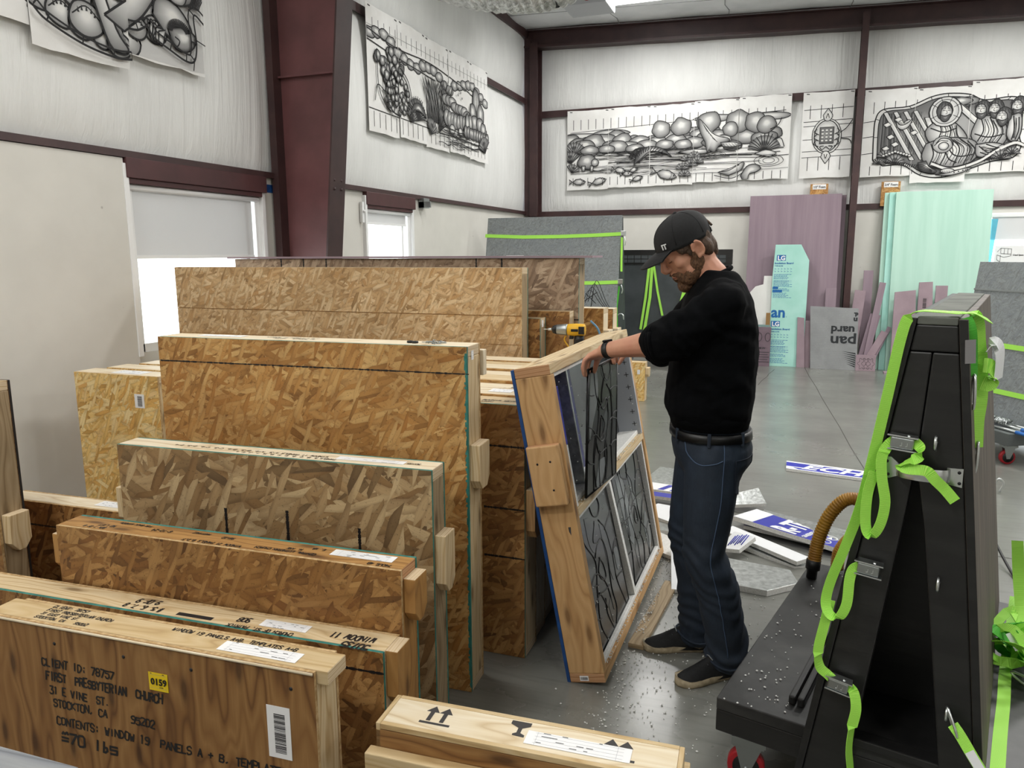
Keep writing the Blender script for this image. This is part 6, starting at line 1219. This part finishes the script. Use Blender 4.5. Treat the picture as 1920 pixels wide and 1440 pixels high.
# torso and legs under the clothes
body.loft([ell(body,z,a0-.03,a1+.03,hw-.03,16) for z,a0,a1,hw in ((.86,.13,-.13,.165),(1.0,.15,-.14,.17),(1.15,.15,-.15,.185),(1.30,.13,-.15,.20),(1.42,.105,-.13,.205),(1.48,.075,-.11,.17),(1.53,.05,-.075,.095))],smooth=True)
ANK=[(-.095,.066,.10),(-.012,-.121,.10)]; KNE=[(.015,.108,.50),(.045,-.116,.50)]; HIP=[(-.005,.09,.90),(.0,-.09,.90)]
for h,k,a in zip(HIP,KNE,ANK): limb(body,[h,tuple((Vector(h)+Vector(k))/2),k,tuple((Vector(k)+Vector(a))/2+V(-.012,0,.05)),a],[.082,.07,.052,.05,.036])
for a,tip in ((ANK[0],(.06,.135,.05)),(ANK[1],(.15,-.108,.05))): limb(body,[(a[0]-.01,a[1],.055),tuple((Vector(a)+Vector(tip))/2+V(0,0,-.038)),tuple(Vector(tip)+V(0,0,-.018))],[.032,.022,.016],10)
# neck, head
limb(body,[(-.005,0,1.47),(.01,0,1.515),(.045,-.008,1.56),hd(-.025,0,-.02)],[.066,.060,.056,.058])
B=lambda c,r: body.ball(hd(*c),r,n=16,m=10,rot=HR)
B((-.004,0,.035),(.098,.076,.092)); B((.042,0,-.015),(.058,.062,.078)); B((.045,0,-.066),(.046,.050,.036)); B((.083,0,-.090),(.019,.022,.017)); B((.080,0,.040),(.022,.054,.018))
for s in (-1,1):
    B((.064,s*.044,-.012),(.024,.018,.022)); B((.030,s*.052,-.06),(.04,.014,.026)); B((.092,s*.030,.030),(.010,.020,.007)); B((.0855,s*.031,.013),(.011,.014,.010)); B((.108,s*.010,-.018),(.010,.008,.008))
    B((.000,s*.073,-.004),(.016,.006,.028)); body.tube([hd(-.002+.019*math.cos(a)-.006*math.sin(a)*0,s*(.083+.004*max(0,-math.cos(a))),-.002+.030*math.sin(a)) for a in [PI*1.5*i/14-.1 for i in range(15)]],.0052,6); body.tube([hd(-.004+.010*math.cos(a),s*.081,-.002+.018*math.sin(a)) for a in [PI*1.1*i/10+.6 for i in range(11)]],.0034,6); B((.006,s*.077,-.030),(.008,.005,.009))
body.tube([hd(.096,0,.032),hd(.108,0,.012),hd(.122,0,-.010),hd(.118,0,-.018),hd(.104,0,-.022)],[.009,.0105,.0125,.011,.009],8)
B((.099,0,-.047),(.010,.022,.0055)); B((.097,0,-.059),(.010,.019,.0065)); B((.098,0,-.036),(.009,.016,.010))
# arms
SH=[V(-.005,.185,1.425),V(0,-.185,1.425)]; EL=[V(.182,.169,1.30),V(.15,-.27,1.215)]; WR=[V(.391,.004,1.245),V(.275,-.315,1.222)]
for s,e,w in zip(SH,EL,WR): limb(body,[s,(s+e)/2,e,e.lerp(w,.3),e.lerp(w,.7),w],[.056,.050,.046,.047,.035,.028])
limb(body,[V(0,.12,1.44),SH[0]],[.06,.056]); limb(body,[V(0,-.12,1.44),SH[1]],[.06,.056])
def hand(w,k,spread,fdirs,thumb,tr,idx_first):
    """w wrist, k knuckle centre; spread axis from little finger to index"""
    w,k,spread=Vector(w),Vector(k),Vector(spread).normalized(); d=(k-w).normalized(); nrm=d.cross(spread).normalized()
    ring=lambda c,hw,ht: [tuple(c+spread*hw*math.cos(2*PI*i/12)+nrm*ht*math.sin(2*PI*i/12)) for i in range(12)]
    body.loft([ring(w-d*.01,.026,.021),ring(w.lerp(k,.25),.030,.020),ring(w.lerp(k,.6),.039,.019),ring(k,.041,.016),ring(k+d*.012,.038,.011)])
    for i,(o_,L) in enumerate(((-.031,.78),(-.0105,.95),(.0105,1.0),(.031,.92))):
        p=k+spread*o_-d*.004; P=[p-d*.012]; 
        for q,ln in fdirs[i] if isinstance(fdirs[0],list) else fdirs: P.append(P[-1]+Vector(q).normalized()*ln*L)
        body.tube(P,[.0098,.0095,.0088,.0078][:len(P)],8); [body.ball(p_,r_,n=8,m=6) for p_,r_ in zip(P,[.0098,.0096,.0088,.0076])]
    body.tube(thumb,tr,8); [body.ball(p_,r_,n=8,m=6) for p_,r_ in zip(thumb,tr)]
sp=V(-.45,-.89,0)
F1=[((.55,-.3,-.35),.030),((.35,-.1,-1),.034),((-.12,.05,-1),.026)]
F=[[((.6,.3,-.4),.030),((.25,.05,-1),.036),((-.15,.0,-1),.024)],[((.6,.2,-.35),.032),((.25,.0,-1),.038),((-.2,.0,-1),.026)],[((.6,.1,-.35),.032),((.25,.0,-1),.038),((-.2,.0,-1),.026)],[((.6,-.0,-.35),.031),((.25,.0,-1),.036),((-.2,.0,-1),.025)]]
hand(WR[0],(.441,-.066,1.213),sp,F,[(.405,-.045,1.222),(.415,-.085,1.198),(.421,-.098,1.172),(.4255,-.100,1.148)],[.015,.0125,.0105,.0085],True)
F=[[((.75,.2,-.3),.028),((.3,.05,-1),.034),((-.2,.0,-1),.022)]]*4
hand(WR[1],(.317,-.342,1.212),V(.45,.89,0),F,[(.285,-.298,1.213),(.300,-.285,1.193),(.313,-.287,1.172),(.322,-.29,1.155)],[.014,.012,.010,.0085],True)
organic('body',body,skin,man,.0042,5,.5)
# eyes, brows
for s in (-1,1):
    b=MB(); b.tube([hd(.0955-.10*(i-3)**2*.0012*6,s*(.031+.0045*(i-3)),.0075+.0004*(i-3)**2) for i in range(7)],.0013,5); obj('eyelash',b,hairm,man)
    b=MB(); b.tube(smooth_path([hd(.099,s*.012,.038),hd(.101,s*.028,.044),hd(.092,s*.046,.039)],5),[.003+.0012*math.sin(PI*i/10) for i in range(11)],6); obj('eyebrow',b,hairm,man)
b=MB(); b.tube(smooth_path([hd(.099,-.022,-.053),hd(.1085,0,-.0525),hd(.099,.022,-.053)],5),.0022,5); obj('lip_line',b,mat('lip',hx('9a5a4e'),.5),man)
# beard and hair
bd=MB(); Q=lambda c,r: bd.ball(hd(*c),r,n=14,m=9,rot=HR)
Q((.084,0,-.100),(.031,.034,.028)); Q((.050,0,-.092),(.045,.045,.026)); 
for s in (-1,1):
    Q((.058,s*.034,-.080),(.036,.024,.030)); Q((.030,s*.050,-.066),(.034,.0165,.032)); Q((.010,s*.061,-.040),(.020,.013,.030)); Q((.016,s*.067,-.012),(.014,.009,.034)); Q((.022,s*.060,-.048),(.026,.013,.030)); Q((.046,s*.046,-.070),(.034,.018,.030)); Q((.088,s*.026,-.062),(.017,.012,.026)); Q((.102,s*.013,-.041),(.010,.014,.0055))
organic('beard',bd,beardm,man,.0035,2,.5,lambda p: .0014*noise.noise(p*150)+.0014*noise.noise(p*420))
hr=MB(); Q=lambda c,r: hr.ball(hd(*c),r,n=14,m=9,rot=HR)
Q((-.034,0,.025),(.068,.078,.074)); Q((-.056,0,-.025),(.040,.060,.050)); Q((-.062,0,-.056),(.024,.045,.028))
for s in (-1,1): Q((.030,s*.066,.030),(.032,.014,.026)); Q((.024,s*.069,.006),(.012,.009,.022)); Q((-.038,s*.060,-.018),(.026,.021,.038))
organic('hair',hr,hairm,man,.004,2,.5,lambda p: .002*noise.noise(V(p.x*70,p.y*70,p.z*26))+.0018*noise.noise(V(p.x*300,p.y*300,p.z*90)))
# cap
ct=math.radians(13); cF=FF*math.cos(ct)+HU*math.sin(ct); cU=-FF*math.sin(ct)+HU*math.cos(ct); c0=HM@V(.002,0,.030)
cdm=lambda x,y,z: tuple(c0+cF*x+LL_*y+cU*z)
cp=MB(); rings=[]
for k in range(13):
    t_=k/12; r_=max(.03,(1-t_**2.7))**.5; z=-.006+.112*t_**.92
    rings.append([cdm(.1065*r_*math.cos(2*PI*i/32)-.010*t_,.0865*r_*math.sin(2*PI*i/32),z) for i in range(32)])
cp.loft(rings); o=obj('cap_crown',cp,capm,man)
b=MB()
for k in range(3):
    an=PI*k/3+.0; b.tube([cdm(.1075*max(.0,(1-abs(q)**2.7))**.5*math.copysign(1,0-1 if q<0 else 1)*math.cos(an)*0+.1075*math.sin(q*PI/2)*math.cos(an)-.010*(1-abs(q)),.0872*math.sin(q*PI/2)*math.sin(an),-.006+.112*max(0,(1-abs(math.sin(q*PI/2))**2))**(.92/2.7*1.0)) for q in [-.96+1.92*i/24 for i in range(25)]],.0011,4)
obj('cap_seam',b,capm,man)
def brim(u,v,dz):
    y=.068*(2*u-1); f0=.1065*math.sqrt(max(0,1-(y/.0875)**2)); tip=.184-.062*(abs(2*u-1))**2.4; x=f0-.008+(tip-f0+.008)*v
    return hd(x,y,.056-.012*(abs(2*u-1))**2+.006*v-.014*v*v+dz)
b=MB(); b.sheet(lambda u,v: brim(u,v,.0022),20,8); b.sheet(lambda u,v: brim(1-u,v,-.0022),20,8)
b.sheet(lambda u,v: tuple(Vector(brim(u,1,.0022)).lerp(Vector(brim(u,1,-.0022)),v)),20,1); obj('cap_brim',b,capm,man)
b=MB(); b.ball(cdm(-.010,0,.107),(.008,.008,.005),rot=HR); obj('cap_button',b,capm,man)
b=MB(); b.ribbon([cdm(-.1085*math.cos(a),.0885*math.sin(a),.004) for a in [-.5+.1*i for i in range(11)]],cU,.016,.003); obj('cap_strap',b,blk,man)
b=MB(); b.tube([cdm(-.106+.012*math.sin(a),.036*math.cos(a),.014+.036*math.sin(a)) for a in [PI*i/12 for i in range(13)]],.0045,6); obj('cap_back_opening',b,hairm,man)
ph=math.radians(30); type_text('cap_lettering','IT',.026,cdm(.1085*math.cos(ph),.088*math.sin(ph),.012),LL_*math.cos(ph)*.9-cF*math.sin(ph)*1.1,cU,M['white_print'],man,.0008,ext=.0012)
# sweatshirt
sw=MB()
sw.loft([ell(sw,z,a0,a1,hw,24) for z,a0,a1,hw in ((.985,.128,-.128,.165),(1.0,.148,-.142,.18),(1.035,.166,-.150,.195),(1.115,.160,-.156,.20),(1.226,.148,-.160,.205),(1.33,.130,-.155,.215),(1.42,.108,-.135,.215),(1.475,.085,-.112,.175),(1.515,.062,-.09,.115),(1.54,.05,-.075,.085))])
e0=EL[0]
limb(sw,[V(-.01,.13,1.43),SH[0],SH[0].lerp(e0,.5)+V(0,.012,0),e0+V(.0,.0,.004),e0.lerp(WR[0],.10)],[.085,.080,.074,.076,.074],16)
e1=EL[1]; limb(sw,[V(-.01,-.13,1.43),SH[1],SH[1].lerp(e1,.5),e1,e1.lerp(WR[1],.12)],[.085,.078,.070,.070,.066],16)
for f_,r_ in ((.62,.080),(.74,.082),(.86,.083),(.97,.082)):
    c_=SH[0].lerp(e0,f_)+V(0,.006,0); ax=(e0-SH[0]).normalized(); u_=ax.orthogonal().normalized(); w_=ax.cross(u_)
    sw.tube([tuple(c_+(u_*math.cos(a)+w_*math.sin(a))*(r_-.012)+ax*.012*math.sin(a*2+f_*20)) for a in [2*PI*i/18 for i in range(19)]],.0145,7)
def fold(p):
    arm=max(0,min(1,(p.y-.12)/.08)); q=p*1
    return .0045*noise.noise(V(p.x*9,p.y*9,p.z*16))+.004*noise.noise(V(p.x*22+p.z*18,p.y*14,p.z*26))+arm*.004*math.sin(70*(p.x*.6-p.z*.8)+6*noise.noise(p*9))
swo=organic('sweatshirt',sw,fleece,man,.007,5,.5,fold)
b=MB(); nk=[]
for k in range(29):
    a=2*PI*k/28; nk.append((.008+.062*math.cos(a),.072*math.sin(a),1.524-.026*math.cos(a)))
b.tube(nk,.0085,8); obj('neck_band',b,fleece,man)
b=MB(); ax=(WR[0]-e0).normalized(); u_=ax.orthogonal().normalized(); w_=ax.cross(u_)
for f_,r_ in ((.10,.067),(.145,.064)): b.tube([tuple(e0.lerp(WR[0],f_)+(u_*math.cos(a)+w_*math.sin(a))*r_) for a in [2*PI*i/20 for i in range(21)]],.009,7)
obj('sleeve_cuff',b,fleece,man)
b=MB(); b.loft([ell(b,z,a0,a1,hw,28) for z,a0,a1,hw in ((.983,.130,-.129,.167),(.975,.139,-.138,.176),(1.01,.149,-.146,.185),(1.03,.150,-.147,.186))]); obj('hem_band',b,fleece,man)
# jeans
jn=MB()
jn.loft([ell(jn,z,a0,a1,hw,24) for z,a0,a1,hw in ((.80,.10,-.12,.17),(.85,.125,-.155,.178),(.90,.135,-.157,.178),(.95,.132,-.143,.168),(.985,.125,-.135,.16))])
for h,k,a,bt in zip(HIP,KNE,ANK,(0,1)):
    h,k,a=Vector(h),Vector(k),Vector(a)
    limb(jn,[h+V(0,0,-.02),h.lerp(k,.35),h.lerp(k,.7),k,k.lerp(a,.35)+V(-.016,0,0),k.lerp(a,.7)+V(-.008,0,0),a+V(0,0,.02),a+V(.004,0,-.015)],[.104,.098,.086,.080,.080,.078,.080,.081],18)
def jfold(p):
    low=max(0,1-p.z/.42); kn=math.exp(-((p.z-.47)/.1)**2)
    return .004*noise.noise(V(p.x*10,p.y*10,p.z*7))+(.006*low+.0035*kn)*math.sin(p.z*95+9*noise.noise(V(p.x*8,p.y*8,p.z*5)))
jo=organic('jeans',jn,denim,man,.0065,5,.5,jfold)
from mathutils.bvhtree import BVHTree
jb=BVHTree.FromPolygons([v.co[:] for v in jo.data.vertices],[p.vertices[:] for p in jo.data.polygons])
def onj(p,k=.001):
    q=jb.find_nearest(Vector(p)); return q[0]+q[1]*k
def seamline(b,pts,r): b.tube([onj(p) for p in smooth_path(pts,8)],r,5)
seam=mat('pale_thread',hx('485c78'),.7); b=MB()
for i,(h,k,a) in enumerate(zip(HIP,KNE,ANK)):
    h,k,a=Vector(h),Vector(k),Vector(a)
s_=lambda pts,r=.0018: seamline(b,pts,r)
s_([(-.03,.180,.95),(-.025,.187,.85),(-.02,.186,.72),(-.005,.190,.60),(.005,.190,.50),(-.03,.184,.36),(-.06,.166,.22),(-.08,.150,.11)]); obj('side_seam',b,seam,man)
b=MB(); s_=lambda pts,r=.002: seamline(b,pts,r)
s_([(.112,.128,.935),(.100,.148,.885),(.06,.182,.862),(.01,.190,.868),(-.022,.190,.88)]); obj('front_pocket_seam',b,seam,man)
b=MB(); c4=[(-.075,.175,.875),(-.16,.08,.88),(-.16,.07,.77),(-.13,.13,.735),(-.085,.17,.755),(-.075,.175,.875)]
for p,q in zip(c4,c4[1:]): b.tube([onj(Vector(p).lerp(Vector(q),i/8)) for i in range(9)],.0022,5)
obj('back_pocket_seam',b,mat('dark_thread',hx('16202f'),.8),man)
b=MB(); b.loft([ell(b,z,a0,a1,hw,28) for z,a0,a1,hw in ((.935,.139,-.151,.176),(.936,.143,-.155,.180),(.966,.141,-.151,.178),(.967,.135,-.145,.172))]); obj('belt',b,blk,man)
for t_ in (.5,1.35,2.2,-.5,-1.35): x,y=-.006+.150*math.cos(t_),.184*math.sin(t_); b=MB(); b.box((x-.006,y-.004,.925),(x+.006,y+.004,.975),2); obj('belt_loop',b,denim,man,.002)
for a in ANK: b=MB(); a=Vector(a); b.tube([tuple(a+V(.004+.083*math.cos(t_),.083*math.sin(t_),-.026+.012*math.cos(t_*2))) for t_ in [2*PI*i/24 for i in range(25)]],.0045,6); obj('jeans_hem',b,denim,man)
# shoes
solem=noisy('tan_sole',hx('b3a488'),hx('8f8268'),40,.7,3); shoem=noisy('black_shoe_cloth',hx('0e0f10'),hx('17181a'),120,.75,3,bumpk=.2,dist=.002)
for hx0,tip in (((-.150,.045,0),(.108,.157,0)),((-.052,-.124,0),(.212,-.103,0))):
    h_,t_=Vector(hx0),Vector(tip); d_=(t_-h_); L=d_.length; d_.normalize(); s0=V(-d_.y,d_.x,0)
    T=lambda x,y,z: tuple(h_+d_*x*L+s0*y+V(0,0,z))
    prof=[(0,.018),(.04,.031),(.15,.037),(.35,.037),(.55,.043),(.72,.050),(.86,.047),(.95,.034),(1.0,.012)]
    st=lambda k:[T(x,y*k,0) for x,y in prof]
    top=lambda x: .022+.012*math.exp(-((x-.03)/.10)**2)+.007*math.exp(-((x-.5)/.12)**2)+.010*math.exp(-((x-1.0)/.08)**2)
    b=MB(); R1=[]
    for z,k in ((0,.93),(.006,1.0),(1,1.02),(1,.9)):
        R1.append([T(x,y*k,z if z<.5 else top(x)) for x,y in prof]+[T(x,-y*k,z if z<.5 else top(x)) for x,y in prof[::-1]])
    b.loft(R1); so=obj('shoe_sole',b,solem,man)
    b=MB()
    hts=[(.0,.06,.024),(.05,.100,.033),(.14,.112,.038),(.28,.112,.040),(.40,.104,.040),(.54,.086,.042),(.70,.064,.046),(.84,.050,.043),(.94,.040,.031),(.985,.028,.014)]
    b.loft([[T(x,w*math.cos(a)*(1-.25*max(0,math.sin(a))),.012+(hh-.012)*max(0,math.sin(a))) for a in [-.25+(PI+.5)*i/14 for i in range(15)]] for x,hh,w in hts]); obj('shoe_upper',b,shoem,man)
    for k in range(4): b=MB(); x=.50+.065*k; b.tube([T(x,-.022,.086-.017*k),T(x+.012,0,.094-.019*k),T(x,.022,.086-.017*k)],.0022,5); obj('shoe_lace',b,mat('lace_%d'%(k+5*(hx0[0]>-.1)),hx('4a4c50' if k%2 else '8b8f92'),.7),man)
    b=MB()
    for x,z in ((.115,.066),(.175,.066),(.13,.055),(.16,.055),(.145,.044)): b.ball(T(x,.0345,z),(.0028,.002,.0028),n=8,m=6)
    obj('shoe_emblem',b,M['white_print'],man)
# watch
w=WR[0]; ax=(w-EL[0]).normalized(); u_=ax.cross(V(0,0,1)).normalized(); w_=u_.cross(ax); c_=EL[0].lerp(w,.93)
b=MB(); R1=[]
for z,r_ in ((-.011,.0300),(-.0105,.0335),(.0105,.0330),(.011,.0295)): R1.append([tuple(c_+ax*z+(u_*math.cos(a)*1.04+w_*math.sin(a)*.98)*r_) for a in [2*PI*i/28 for i in range(28)]])
R1.append(R1[0]); b.loft(R1,caps=False); obj('watch_band',b,M['black_rub'],man)
b=MB(); b.M=Matrix.Translation(c_+w_*.033)@Matrix((ax,u_,w_)).transposed().to_4x4(); b.box((-.012,-.017,-.003),(.012,.017,.006),0); obj('watch_case',b,mat('watch_glass',hx('151517'),.15),man,.003)
